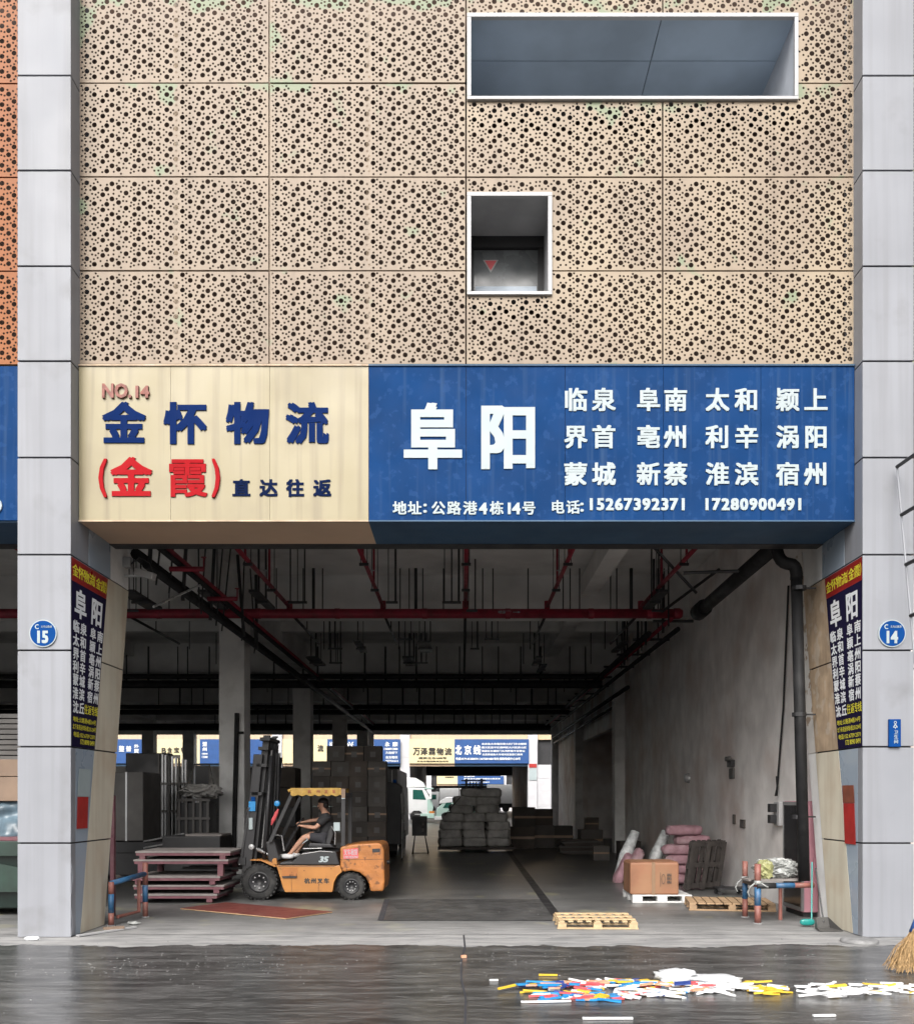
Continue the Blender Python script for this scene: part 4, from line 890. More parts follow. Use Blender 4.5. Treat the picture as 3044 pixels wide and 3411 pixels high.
# lettering on the flank
onf = lambda u, v, d: (u, NY-.004-d, v)
b = MB(); [put_text(b, t, onf, F(x, 0)[0], F(0, 1590)[1], 50*FU, bold=.05) for t, x in zip('杭州叉车', (741, 800, 858, 917))]; b.build('lettering', M_letter_k, fk)
b = MB(); put_text(b, '35', lambda u, v, d: (u, NY+.034-d, v), box=(F(848,0)[0], F(930,0)[0], F(0,1420)[1], F(0,1372)[1]), bold=.05, shear=.25); b.build('lettering', M_letter_w, fk)
st = part('hire_sticker', lambda b: b.prism(FP((1068,1305),(1202,1292),(1206,1385),(1070,1392)), NY-.015, NY-.0115), M_red_p, fk)
b = MB(); put_text(b, '叉车租赁', lambda u, v, d: (u, NY-.018-d, v), box=(F(1075,0)[0], F(1198,0)[0], F(0,1358)[1], F(0,1302)[1]), bold=.02)
put_text(b, '17857820794', lambda u, v, d: (u, NY-.018-d, v), box=(F(1075,0)[0], F(1200,0)[0], F(0,1386)[1], F(0,1364)[1]), bold=.02); b.build('sticker_text', M_letter_w, st)
# wheels
def wheel(name, x, y, r, w, yc, near):
    X, Z = F(x, y); Z = r
    s = -1 if near else 1
    ty = part(name, lambda b: b.lathe([(r*.58, -w/2), (r*.80, -w/2-.006), (r*.93, -w/2+.015), (r*.955, -w/2+.05), (r*.955, w/2-.05), (r*.93, w/2-.015), (r*.80, w/2+.006), (r*.58, w/2)], (X, yc, Z), 'y', 36), M_tyre, fk, smooth=True)
    def lugs(b):
        n = 26 if r > .3 else 20
        for i in range(n):
            for sg in (-1, 1):
                t = 2*math.pi*(i+.25*sg)/n
                M = Matrix.Translation((X, yc, Z)) @ Matrix.Rotation(t, 4, 'Y') @ Matrix.Translation((r*.955, sg*w*.26, 0)) @ Matrix.Rotation(R(25*sg), 4, 'X')
                b.box(-.012, r*.045, -w*.27, w*.27, -r*.055, r*.055, M)
    part('tread_lug', lugs, M_tyre, ty)['kind'] = 'stuff'
    yo = yc+s*w/2
    part('rim', lambda b: b.lathe([(0, -s*.05), (r*.20, -s*.05), (r*.24, -s*.01), (r*.42, -s*.03), (r*.46, s*.002), (r*.56, s*.004), (r*.585, -s*.03)], (X, yo, Z), 'y', 28), M_plastic_k, ty, smooth=True)
    for i in range(8 if r > .3 else 10):
        t = 2*math.pi*i/(8 if r > .3 else 10)
        part('bolt', lambda b: b.lathe([(0, s*.012), (.014 if r > .3 else .009, s*.01), (.016 if r > .3 else .010, -s*.02)], (X+r*.33*math.cos(t), yo-s*.015, Z+r*.33*math.sin(t)), 'y', 6), M_chrome, ty)
    return ty
wheel('front_wheel', 305, 1620, .345, .24, NY+.13, True); wheel('front_wheel', 305, 1620, .345, .24, FY-.13, False)
wheel('rear_wheel', 1140, 1655, .262, .18, NY+.12, True); wheel('rear_wheel', 1140, 1655, .262, .18, FY-.12, False)
# overhead guard
def post(b, p, q, y, w=.035, d=.05):
    (x0, z0), (x1, z1) = F(*p), F(*q); b.prism([(x0-w, z0), (x0+w, z0), (x1+w, z1), (x1-w, z1)], y, y+d)
for y in (NY+.03, FY-.09):
    part('front_post', lambda b: post(b, (400, 1240), (600, 800), y), M_plastic_k, fk)
    part('rear_post', lambda b: post(b, (1065, 1275), (1066, 815), y, .035), M_plastic_k, fk)
part('guard_roof', lambda b: [b.box(F(590,0)[0], F(1082,0)[0], NY+.03+i*.155, NY+.07+i*.155, F(0,815)[1], F(0,790)[1]) for i in range(8)], M_plastic_k, fk)
part('guard_cross_bar', lambda b: (b.box(F(585,0)[0], F(610,0)[0], NY+.03, FY-.04, F(0,815)[1]-.02, F(0,790)[1]-.003), b.box(F(1055,0)[0], F(1085,0)[0], NY+.03, FY-.04, F(0,815)[1]-.02, F(0,790)[1]-.003)), M_plastic_k, fk)
def awning(b):
    x0, x1 = F(592,0)[0], F(1048,0)[0]; zt, zb = F(0,748)[1], F(0,805)[1]; n = 40
    b.quad((x0, NY, zt), (x1, NY, zt), (x1, FY, zt), (x0, FY, zt)); b.quad((x0, NY, zt-.003), (x0, FY, zt-.003), (x1, FY, zt-.003), (x1, NY, zt-.003))
    for i in range(n):
        a, c = i/n, (i+1)/n; s = lambda t: zb-.028*abs(math.sin(t*math.pi*6+.4))-.006
        w = lambda t: NY-.008-.012*math.sin(t*37)
        b.quad((x0+(x1-x0)*a, w(a), s(a)), (x0+(x1-x0)*c, w(c), s(c)), (x0+(x1-x0)*c, NY, zt), (x0+(x1-x0)*a, NY, zt))
        b.quad((x0+(x1-x0)*a, FY+.01, s(a)), (x0+(x1-x0)*c, FY+.01, s(c)), (x0+(x1-x0)*c, FY, zt), (x0+(x1-x0)*a, FY, zt))
    b.cyl((x0-.05, NY+.02, zt-.06), (x0+.02, NY+.02, zt-.03), .03, 8)
aw = part('awning', awning, M_awning, fk)
b = MB(); [put_text(b, t, lambda u, v, d: (u, NY-.03-d, v), F(x,0)[0], F(0,780)[1], 34*FU, bold=.01) for t, x in zip('杭州叉车', (765, 845, 915, 985))]; b.build('awning_text', M_redpipe, aw)
part('guard_end_tag', lambda b: b.prism(FP((1050,755),(1088,755),(1085,838),(1052,838)), NY-.004, NY+.02), M_card_lt, fk)
part('tail_light', lambda b: b.box(F(1052,0)[0], F(1084,0)[0], NY+.0, NY+.03, F(0,838)[1]-.02, F(0,838)[1]), M_letter_w, fk)
# seat, wheel, levers
part('seat_cushion', lambda b: b.prism(FP((730,1255),(930,1262),(960,1300),(720,1296)), 4.86, 5.34), M_plastic_k, fk, bevel=.02)
part('seat_back', lambda b: b.prism(FP((880,1262),(925,1272),(955,1180),(948,1100),(925,1092),(905,1150)), 4.88, 5.32), M_plastic_k, fk, bevel=.02)
part('seat_bar', lambda b: b.tube([(F(970,1270)[0], 4.84, F(970,1270)[1]), (F(975,1160)[0], 4.84, F(975,1160)[1]), (F(940,1100)[0], 4.84, F(940,1100)[1])], .009, 6), M_chrome, fk)
part('steering_wheel', lambda b: [b.cyl((F(620,1085)[0]+.15*math.cos(t)*.55, 5.1+.15*math.sin(t), F(620,1085)[1]+.15*math.cos(t)*.8), (F(620,1085)[0]+.15*math.cos(t+.35)*.55, 5.1+.15*math.sin(t+.35), F(620,1085)[1]+.15*math.cos(t+.35)*.8), .013, 6) for t in [i*.35 for i in range(18)]], M_plastic_k, fk)
part('steering_column', lambda b: b.cyl((F(620,1085)[0], 5.1, F(620,1085)[1]), (F(480,1330)[0], 5.1, F(480,1330)[1]), .035, 8), M_plastic_k, fk)
for i, (x, y, l) in enumerate(((440, 1230, 5.45), (470, 1225, 5.5), (500, 1228, 5.55))):
    part('lever', lambda b: (b.cyl((F(x+40,1330)[0], l, F(0,1330)[1]), (F(x,y)[0], l, F(x,y)[1]), .008, 6), b.blob((F(x,y)[0], l, F(x,y)[1]), (.04, .04, .05), 8, 5)), M_plastic_k, fk)
part('side_mirror', lambda b: b.tube([FJ_(415,1085,NY+.02), FJ_(432,1040,NY+.02), FJ_(462,975,NY+.02), FJ_(478,940,NY+.02)], .03, 8, rs=[.008, .038, .034, .012]), M_red_p, fk)
part('document_sheet', lambda b: b.box(F(980,0)[0], F(1036,0)[0], NY+.02, NY+.027, F(0,1137)[1], F(0,1060)[1]), M_paper_w, fk)
part('hydraulic_hose', lambda b: (b.tube([(F(360,1290)[0], NY+.3, F(0,1290)[1]), (F(420,1180)[0], NY+.3, F(0,1180)[1]), (F(480,1190)[0], NY+.32, F(0,1190)[1]), (F(500,1330)[0], NY+.34, F(0,1330)[1])], .014, 6), b.tube([(F(270,1300)[0], NY+.1, F(0,1300)[1]), (F(350,1340)[0], NY+.1, F(0,1340)[1])], .018, 6)), M_chrome, fk)
# mast leaning slightly back, carriage and forks
def bar(b, p, q, y0, y1, w): (x0, z0), (x1, z1) = F(*p), F(*q); b.prism([(x0-w, z0), (x0+w, z0), (x1+w, z1), (x1-w, z1)], y0, y1)
for y in (NY+.10, FY-.22):
    mp = part('mast_rail', lambda b: bar(b, (170, 1600), (285, 440), y, y+.12, .085), M_steel_dark, fk, bevel=.01)
    part('inner_rail', lambda b: bar(b, (215, 1500), (350, 262), y+.125*(1 if y < 5 else -1), y+.125*(1 if y < 5 else -1)+.09, .06), M_plastic_k, fk)
    part('lift_cylinder', lambda b: b.cyl((F(330,1480)[0], y+.06, F(0,1480)[1]), (F(400,450)[0], y+.06, F(0,450)[1]), .04, 10), M_plastic_k, fk, smooth=True)
    part('lift_chain', lambda b: b.cyl((F(300,1300)[0], y+.2, F(0,1300)[1]), (F(390,400)[0], y+.2, F(0,400)[1]), .014, 6), M_chrome, fk)
for (x, y) in ((345, 300), (330, 385), (315, 540), (270, 800)):
    part('mast_cross_bar', lambda b: b.box(F(x,0)[0]-.09, F(x,0)[0]+.1, NY+.1, FY-.1, F(0,y)[1]-.03, F(0,y)[1]+.03), M_steel_dark, fk)
for i in range(4): part('mast_hose', lambda b: b.tube([FJ_(300+i*18, 1320, NY+.35+i*.12), FJ_(345+i*14, 800, NY+.35+i*.12), FJ_(372+i*10, 330, NY+.35+i*.12)], .028, 6), M_plastic_k, fk)
part('mast_guard_mesh', lambda b: [bar(b, (290+30*i, 1180), (348+22*i, 420), NY+.5, NY+.52, .012) for i in range(5)]+[bar(b, (262, y), (420, y-4), NY+.49, NY+.53, .01) for y in ()], M_steel_dark, fk)
part('load_backrest', lambda b: [bar(b, (130, 1420), (205, 930), NY+.08+i*.15, NY+.10+i*.15, .02) for i in range(8)], M_steel_dark, fk)
part('load_backrest', lambda b: (bar(b, (198, 955), (206, 925), NY+.06, FY-.06, .03), bar(b, (128, 1440), (140, 1380), NY+.06, FY-.06, .045)), M_steel_dark, fk)
part('carriage', lambda b: b.box(F(150,0)[0]-.05, F(150,0)[0]+.05, NY+.06, FY-.06, F(0,1450)[1], F(0,1380)[1]), M_steel_dark, fk)
for y in (NY+.3, FY-.42):
    part('fork', lambda b: (b.box(-5.3, F(110,0)[0], y, y+.12, .56, .60), b.box(F(105,0)[0], F(130,0)[0], y, y+.12, .56, F(0,1300)[1])), M_steel_dark, fk)
part('tilt_cylinder', lambda b: b.cyl((F(270,1310)[0], NY+.2, F(0,1310)[1]), (F(460,1400)[0], NY+.2, F(0,1400)[1]), .035, 8), M_steel, fk)
for (x0, y0, x1, y1, mt) in ((205, 870, 265, 958, M_blue_p), (225, 828, 262, 868, M_dot_blue), (207, 1020, 240, 1125, M_paper_w)):
    st = part('mast_sticker', lambda b: b.box(F(x0,0)[0], F(x1,0)[0], NY+.06, NY+.085, F(0,y1)[1], F(0,y0)[1]), mt, fk)
part('work_lamp', lambda b: b.lathe([(0, -.05), (.05, -.04), (.06, 0), (.03, .06)], (F(465,890)[0], NY+.05, F(0,890)[1]), 'y', 12), M_blue_p, fk)
part('front_lamp', lambda b: b.lathe([(0, -.05), (.05, -.04), (.06, 0), (.03, .06)], (F(225,1285)[0], NY+.12, F(0,1285)[1]), 'y', 12), M_chrome, fk)

# ------------------------------------------------------------------ the driver
def skin(name, joints, bones, mt, parent=None, sub=1, loc=(0, 0, 0)):
    m = bpy.data.meshes.new(name)
    keys = list(joints)
    m.from_pydata([tuple(Vector(joints[k][0])-Vector(loc)) for k in keys], [(keys.index(a), keys.index(c)) for a, c in bones], [])
    sl = m.skin_vertices.new(name='skin') if hasattr(m.skin_vertices, 'new') else None
    o = bpy.data.objects.new(name, m); col.objects.link(o)
    md = o.modifiers.new('skin', 'SKIN'); md.use_smooth_shade = True
    if not m.skin_vertices: return o
    for i, k in enumerate(keys):
        r = joints[k][1]; r = r if isinstance(r, tuple) else (r, r)
        m.skin_vertices[0].data[i].radius = r
        m.skin_vertices[0].data[i].use_root = (i == 0)
    if sub: sb = o.modifiers.new('sub', 'SUBSURF'); sb.levels = sub; sb.render_levels = sub
    m.materials.append(mt); o.data.materials.update() if False else None
    if parent is not None: o.parent = parent; ORG[o] = ORG[parent]
    else: o.location = loc; ORG[o] = Vector(loc)
    return o
def FJ(x, y, yy): return (F(x, y)[0], yy, F(x, y)[1])
PLOC = (F(880,1255)[0], 5.1, F(0,1255)[1])
YC = 5.10
J = {'pelvis': (FJ(880,1215,YC), (.15, .11)), 'waist': (FJ(885,1150,YC), (.135, .10)), 'chest': (FJ(878,1060,YC), (.165, .11)), 'upper': (FJ(866,1005,YC), (.12, .085)),
     'neck': (FJ(853,965,YC), .055), 'skull0': (FJ(838,925,YC), (.070, .075)), 'skull1': (FJ(832,890,YC), (.082, .092)), 'crown': (FJ(836,862,YC), (.06, .065)),
     'hipN': (FJ(850,1215,YC-.10), .095), 'kneeN': (FJ(685,1195,YC-.17), .065), 'calfN': (FJ(618,1275,YC-.17), .058), 'ankleN': (FJ(545,1362,YC-.16), .036), 'toeN': (FJ(500,1378,YC-.17), .03),
     'hipF': (FJ(850,1215,YC+.10), .095), 'kneeF': (FJ(700,1180,YC+.17), .065), 'calfF': (FJ(630,1270,YC+.17), .055), 'ankleF': (FJ(580,1360,YC+.16), .036), 'toeF': (FJ(530,1380,YC+.17), .03),
     'shN': (FJ(872,1020,YC-.18), .062), 'elN': (FJ(795,1115,YC-.24), .045), 'foreN': (FJ(725,1108,YC-.20), .040), 'wrN': (FJ(662,1100,YC-.14), .027), 'palmN': (FJ(640,1092,YC-.13), (.034, .022)),
     'shF': (FJ(868,1020,YC+.18), .062), 'elF': (FJ(780,1045,YC+.22), .045), 'foreF': (FJ(700,1055,YC+.17), .038), 'wrF': (FJ(628,1070,YC+.12), .027), 'palmF': (FJ(605,1075,YC+.11), (.034, .022))}
Bn = [('pelvis','waist'),('waist','chest'),('chest','upper'),('upper','neck'),('neck','skull0'),('skull0','skull1'),('skull1','crown'),('pelvis','hipN'),('hipN','kneeN'),('kneeN','calfN'),('calfN','ankleN'),('ankleN','toeN'),
      ('pelvis','hipF'),('hipF','kneeF'),('kneeF','calfF'),('calfF','ankleF'),('ankleF','toeF'),('upper','shN'),('shN','elN'),('elN','foreN'),('foreN','wrN'),('wrN','palmN'),('upper','shF'),('shF','elF'),('elF','foreF'),('foreF','wrF'),('wrF','palmF')]
for s, px, py, yy in (('N', 640, 1092, YC-.13), ('F', 605, 1075, YC+.11)):
    for i, (dy, l) in enumerate(((-.03, .9), (-.01, 1.0), (.01, .95), (.03, .8))):
        J['f%s%d' % (s, i)] = (FJ(px-16*l, py+2, yy+dy), .0095); J['g%s%d' % (s, i)] = (FJ(px-24*l, py+14, yy+dy*.9), .0085)
        Bn += [('palm'+s, 'f%s%d' % (s, i)), ('f%s%d' % (s, i), 'g%s%d' % (s, i))]
    J['t'+s] = (FJ(px-6, py-2, yy+(.045 if s == 'N' else -.045)), .010); Bn.append(('palm'+s, 't'+s))
dr = thing('person', 'driver in black t-shirt, dark shorts and white shoes sitting at the forklift wheel', 'person', PLOC)
skin('body', J, Bn, M_skin, dr, 1, PLOC)
g_ = lambda k, q: (J[k][0], tuple(a*q for a in J[k][1]) if isinstance(J[k][1], tuple) else J[k][1]*q)
mid = lambda a, c, t, r: (tuple(Vector(J[a][0])*(1-t)+Vector(J[c][0])*t), r)
skin('shirt', {'waist': (J['waist'][0], (.18, .15)), 'hem': (J['pelvis'][0], (.18, .15)), 'chest': (J['chest'][0], (.205, .155)), 'upper': (J['upper'][0], (.175, .13)), 'collar': mid('upper', 'neck', .45, .085),
     'shN': (J['shN'][0], .10), 'slN': mid('shN', 'elN', .75, .085), 'shF': (J['shF'][0], .10), 'slF': mid('shF', 'elF', .75, .085)},
     [('waist','hem'),('waist','chest'),('chest','upper'),('upper','collar'),('upper','shN'),('shN','slN'),('upper','shF'),('shF','slF')], M_shirt, dr, 1, PLOC)
skin('shorts', {'p': (J['pelvis'][0], (.165, .13)), 'hn': (J['hipN'][0], .118), 'kn': mid('hipN', 'kneeN', .86, .09), 'hf': (J['hipF'][0], .118), 'kf': mid('hipF', 'kneeF', .86, .09)}, [('p','hn'),('hn','kn'),('p','hf'),('hf','kf')], M_shorts, dr, 1, PLOC)
part('hair', lambda b: (b.blob((F(845,0)[0], YC, F(0,880)[1]+.01), (.215, .185, .17), 14, 9, lambda x, y, z: (-.35 if z < -.2 and x < .2 else 0)), b.blob((F(868,0)[0], YC, F(0,905)[1]), (.12, .16, .15), 12, 8)), M_hair, dr, smooth=True)
part('face', lambda b: (b.blob((F(798,0)[0], YC, F(0,915)[1]), (.035, .028, .045), 8, 6), b.blob((F(803,0)[0], YC, F(0,940)[1]), (.02, .05, .016), 8, 5), b.blob((F(843,0)[0], YC-.088, F(0,912)[1]), (.035, .02, .055), 8, 6), b.blob((F(843,0)[0], YC+.088, F(0,912)[1]), (.035, .02, .055), 8, 6)), M_skin, dr, smooth=True)
part('eyes', lambda b: [b.blob((F(803,0)[0], YC+s*.032, F(0,900)[1]), (.016, .026, .014), 8, 5) for s in (-1, 1)], M_hair, dr)
for s, k in ((-1, 'N'), (1, 'F')):
    a = Vector(J['ankle'+k][0]); t = Vector(J['toe'+k][0])
    part('shoe', lambda b: b.blob(tuple((a+t)/2+Vector((0, 0, -.02))), (.27, .10, .10), 12, 8, sq=.8), M_shoe, dr, smooth=True)
part('shorts_print', lambda b: b.tube([FJ(705,1210,YC-.265), FJ(722,1225,YC-.26), FJ(690,1245,YC-.26), FJ(672,1262,YC-.25)], .012, 5), M_letter_w, dr)

# a second forklift carries the sacks towards the door
f2 = copy_tree(fk); f2['label'] = 'forklift with tall mast almost hidden behind the load of grey sacks'
f2.rotation_euler = (0, 0, R(90)); f2.location = (.45, 23.6, 0)
f2.scale = (1, 1, .86)
YL = 20.2
# ------------------------------------------------------------------ sacks
def sack_mesh(name, sx, sy, sz, mt, seed, sq=.6):
    r = random.Random(seed); ph = [r.uniform(0, 6) for _ in range(6)]
    b = MB(); b.blob((0, 0, sz/2), (sx, sy, sz), 26, 14, lambda x, y, z: .03*math.sin(5*x+ph[0])*math.cos(4*y+ph[1])+.03*math.sin(9*x+ph[2]+2*z)+.02*math.sin(13*y+ph[3])+.018*math.sin(24*x+ph[4]+9*z)+(.04*math.sin(16*y+ph[5])-.10 if abs(x) > .85 else 0)+.012*math.sin(40*y+17*x+ph[5]), sq=sq)
    m = b.mesh(name, smooth=True); m.materials.append(mt); return m
SK = [sack_mesh('sack', .92, .66, .335, M_sack_grey, i, .42) for i in range(5)]
SP = [sack_mesh('sack', .86, .5, .235, M_sack_pink, 10+i) for i in range(4)]
def place(mesh, name, loc, rz, label, cat, group, rx=0, ry=0, scale=(1, 1, 1)):
    o = bpy.data.objects.new(name, mesh); col.objects.link(o); o.location = loc; o.rotation_euler = (rx, ry, rz); o.scale = scale
    return tag(o, label, cat, group)
ORD = ['bottom', 'second', 'third', 'fourth', 'fifth', 'sixth', 'seventh', 'eighth']
fl = part('load_pallet', lambda b: b.box(-.85, 1.85, YL-.55, YL+.65, .1, .2), M_wood_dark, None); tag(fl, 'dark wooden pallet under the big load of grey sacks', 'pallet')
SIDE = {3: ('left', 'middle', 'right'), 4: ('left', 'centre left', 'centre right', 'right'), 2: ('left', 'right')}
for row, (n, xs) in enumerate(((3, (-.42, .44, 1.3)), (3, (-.40, .46, 1.28)), (3, (-.38, .42, 1.24)), (3, (-.28, .50, 1.2)), (2, (-.02, .86)), (2, (.12, .92)), (2, (.35, .95)))):
    for i, x in enumerate(xs):
        m = SK[rnd.randrange(5)]
        for dpt in (0, 1):
            o = place(m, 'sack', (x+rnd.uniform(-.04, .04), YL-.25+dpt*.6, .2+row*.29), rnd.uniform(-.08, .08), 'grey sack in the %s layer of the forklift load, %s, %s row' % (ORD[row], SIDE[n][i], 'front' if dpt == 0 else 'back'), 'sack', 'grey sacks piled on the pallet in the aisle', ry=rnd.uniform(-.06, .06))
part('cargo_strap', lambda b: b.tube([(-.62, YL-.7, 1.3), (-.15, YL-.62, 1.85), (-.05, YL-.6, 1.95)], .015, 5), M_plastic_k, None); tag(bpy.data.objects['cargo_strap'], 'black strap slanting over the left shoulder of the grey sack load', 'strap')
for i, (dx, lab) in enumerate(((0, 'bottom'), (.10, 'second'), (-.07, 'third'), (-.16, 'fourth'), (.10, 'fifth'), (-.1, 'sixth'))):
    if i == 0: m = SP[0]
    place(SP[i % 4], 'sack', (4.98+dx, 7.7+rnd.uniform(-.04, .04), .01+i*.215), rnd.uniform(-.15, .15), 'pink woven sack, %s from the floor in the stack against the right wall' % lab if i else 'grimy pink woven sack at the bottom of the stack by the right wall', 'sack', 'pink sacks stacked by the right wall')
place(SP[1], 'sack', (4.1, 8.0, .02), .3, 'pink sack lying on the floor behind the big cardboard box', 'sack', 'pink sacks stacked by the right wall')
for i, (x, y, z, ry, l) in enumerate(((3.95, 8.1, .35, R(-62), 'pink sack standing on end nearest the pink stack'), (3.75, 8.25, .25, R(-66), 'pink sack leaning at the far left of the pink stack'))):
    place(SP[2+i], 'sack', (x, y, z), 0, l, 'sack', 'pink sacks stacked by the right wall', ry=ry)
for i, (x, l) in enumerate(((3.55, 'left roll of clear plastic sheet leaning behind the cardboard box'), (4.25, 'right roll of clear plastic sheet leaning between the pink sacks'))):
    o = part('plastic_roll', lambda b: b.tube([(x, 8.3, .05), (x+.18, 8.35, .6), (x+.42, 8.42, 1.15)], .13, 12, rs=[.12, .15, .10]), M_plwrap, None, smooth=True); tag(o, l, 'roll')

# ------------------------------------------------------------------ pallets, box, boards
def pallet(name, lab, loc, L, W, H, mt, nb, along='x', rz=0.0, rx=0.0, ry=0.0, gap=.35, solid=False):
    g = thing(name, lab, 'pallet', (0, 0, 0), 'wooden pallets' if mt is not M_pallet_white else None)
    t = H*.16
    for i in range(3):
        y = (-W/2+.05, 0, W/2-.05)[i]
        part('bottom_board', lambda b: b.box(-L/2, L/2, y-.05, y+.05, 0, t), mt, g)
        for k in range(3):
            x = (-L/2+.07, 0, L/2-.07)[k]
            part('block', lambda b: b.box(x-.06, x+.06, y-.045, y+.045, t+.001, H-2*t-.001), mt, g)
    for k in range(3): x = (-L/2+.06, 0, L/2-.06)[k]; part('stringer_board', lambda b: b.box(x-.05, x+.05, -W/2, W/2, H-2*t, H-t-.001), mt, g)
    if solid: part('deck', lambda b: b.box(-L/2, L/2, -W/2, W/2, H-t, H), mt, g, bevel=.01)
    else:
        if along == 'x':
            for i in range(nb): w = W/nb; y = -W/2+(i+.5)*w; part('deck_board', lambda b: b.box(-L/2+rnd.uniform(-.006, .006), L/2+rnd.uniform(-.006, .006), y-w*(.5-gap/2), y+w*(.5-gap/2), H-t, H+rnd.uniform(0, .003)), mt, g)
        else:
            for i in range(nb): w = L/nb; x = -L/2+(i+.5)*w; part('deck_board', lambda b: b.box(x-w*(.5-gap/2), x+w*(.5-gap/2), -W/2+rnd.uniform(-.006, .006), W/2+rnd.uniform(-.006, .006), H-t, H+rnd.uniform(0, .003)), mt, g)
    g.location = loc; g.rotation_euler = (rx, ry, rz); return g
p1 = pallet('pallet', 'pale woven-top pine pallet lying alone on the floor at the mouth of the bay', (1.98, 1.22, .008), 1.17, .98, .12, M_wood_pale, 9, 'y', gap=.45, rz=R(-1.5))
for i in range(3):
    part('weave_board', lambda b: b.box(-.56, .56, -.33+i*.33-.05, -.33+i*.33+.05, .1205, .135), M_wood_pale, p1)
pallet('pallet', 'wide tan pine pallet lying behind the two red and blue posts', (4.62, 3.35, .008), 1.42, 1.0, .13, M_wood_tan, 10, 'y', gap=.14, rz=R(-9))
pw = thing('pallet', 'white plastic pallet under the big cardboard box', 'pallet', (3.64, 4.65, 0))
part('deck', lambda b: b.box(3.1, 4.18, 4.1, 5.15, .125, .15), M_pallet_white, pw, bevel=.006)
for x0, x1 in ((3.1, 3.28), (3.55, 3.73), (4.0, 4.18)):
    for y0, y1 in ((4.1, 4.28), (4.55, 4.7), (4.97, 5.15)): part('block', lambda b: b.box(x0, x1, y0, y1, .03, .1245), M_pallet_white, pw, bevel=.004)
part('runner', lambda b: [b.box(3.1, 4.18, y, y+.14, .008, .0295) for y in (4.1, 4.56, 5.01)], M_pallet_white, pw)
# big cardboard box
bx = thing('cardboard_box', 'big brown cardboard box bound with tape on the white pallet', 'box', (3.5, 4.6, .15))
def bigbox(b):
    n = 1
    b.prism([(3.06, 4.14), (3.94, 4.10), (3.96, 4.92), (3.08, 4.95)], .152, .735, axis='z')
part('carton', bigbox, M_card, bx, bevel=.03)
part('tape_strip', lambda b: (b.box(3.45, 3.51, 4.105, 4.118, .152, .74), b.box(3.45, 3.51, 4.11, 4.93, .737, .741)), M_tape, bx)
part('top_flap', lambda b: (b.box(3.09, 3.49, 4.15, 4.9, .7365, .745), b.box(3.51, 3.93, 4.14, 4.9, .7365, .748)), M_card, bx)
b = MB(); on = lambda u, v, d: (u, 4.09-d, v)
for i in range(3): put_text(b, '易碎品', on, box=(3.72, 3.80, .36+i*.065, .41+i*.065), bold=.03)
b.quad((3.60, 4.098, .3), (3.607, 4.098, .3), (3.607, 4.098, .56), (3.60, 4.098, .56))
for i in range(14):
    t0, t1 = 2*math.pi*i/14, 2*math.pi*(i+1)/14
    b.quad((3.655+.035*math.cos(t0), 4.094, .44+.09*math.sin(t0)), (3.655+.035*math.cos(t1), 4.094, .44+.09*math.sin(t1)), (3.655+.028*math.cos(t1), 4.094, .44+.08*math.sin(t1)), (3.655+.028*math.cos(t0), 4.094, .44+.08*math.sin(t0)))
b.build('box_print', M_wood_dark, bx)
# dark pallets leaning on the wall
for i, (x, y, a, l) in enumerate(((5.0, 6.2, 78, 'dark slatted pallet leaning nearest on the right wall'), (5.15, 6.7, 80, 'second dark slatted pallet leaning behind the first on the right wall'))):
    q = pallet('pallet', l, (x, y, .02), 1.0, .9, .12, M_wood_dark, 6, 'x', gap=.4)
    q.rotation_euler = (0, R(-a), R(-64+5*i)); q.location = (x, y, .52)
# a small trolley wheel block at their foot
tg = thing('trolley', 'low black trolley by the foot of the leaning pallets', 'trolley', (5.3, 5.5, 0))
part('deck', lambda b: b.box(5.0, 5.6, 5.35, 5.75, .12, .15), M_plastic_k, tg)
for x in (5.05, 5.5):
    for y in (5.4, 5.66): part('caster', lambda b: (b.cyl((x, y, .05), (x, y+.03, .05), .045, 10), b.cyl((x, y+.015, .05), (x, y+.015, .12), .01, 6)), M_plastic_k, tg)
# red film-faced board lying on the floor
o = thing('plywood_board', '', 'board', (-3.5, 2.8, 0))
part('face_film', lambda b: b.slab([(-4.8, 3.1, .032), (-2.75, 1.8, .032), (-2.15, 2.62, .032), (-4.25, 3.98, .032)], .004), M_board_red, o)
part('ply_edge', lambda b: b.slab([(-4.803, 3.098, .0275), (-2.748, 1.794, .0275), (-2.143, 2.622, .0275), (-4.25, 3.985, .0275)], .015), M_wood_tan, o)
tag(o, 'thin dusty red plywood board lying flat on the floor before the forklift', 'board')
# steel platform stack
def platform(x0, x1, y0, y1, ztop, lab, legs=True, rz=0):
    g = thing('steel_platform', lab, 'platform', ((x0+x1)/2, (y0+y1)/2, ztop-.2), 'red steel platforms stacked left of the forklift')
    part('deck_plate', lambda b: b.box(x0, x1, y0, y1, ztop-.03, ztop), M_board_grey, g)
    part('edge_beam', lambda b: b.box(x0+.01, x1-.01, y0+.01, y0+.06, ztop-.08, ztop-.031), M_rack_red, g)
    part('edge_beam', lambda b: b.box(x0+.01, x1-.01, y1-.06, y1-.01, ztop-.08, ztop-.031), M_rack_red, g)
    part('edge_beam', lambda b: b.box(x0+.01, x0+.06, y0+.061, y1-.061, ztop-.08, ztop-.031), M_rack_red, g)
    part('edge_beam', lambda b: b.box(x1-.06, x1-.01, y0+.061, y1-.061, ztop-.08, ztop-.031), M_rack_red, g)
    if legs:
        for x in (x0+.07, x1-.20):
            for y in (y0+.02, y1-.12): part('foot', lambda b: b.box(x, x+.10, y, y+.1, ztop-(.30 if ztop == .80 else .15), ztop-.0805), M_rack_red, g)
platform(-5.92, -4.42, 4.0, 5.2, .175, 'red steel platform on the floor, lowest of the stack left of the forklift')
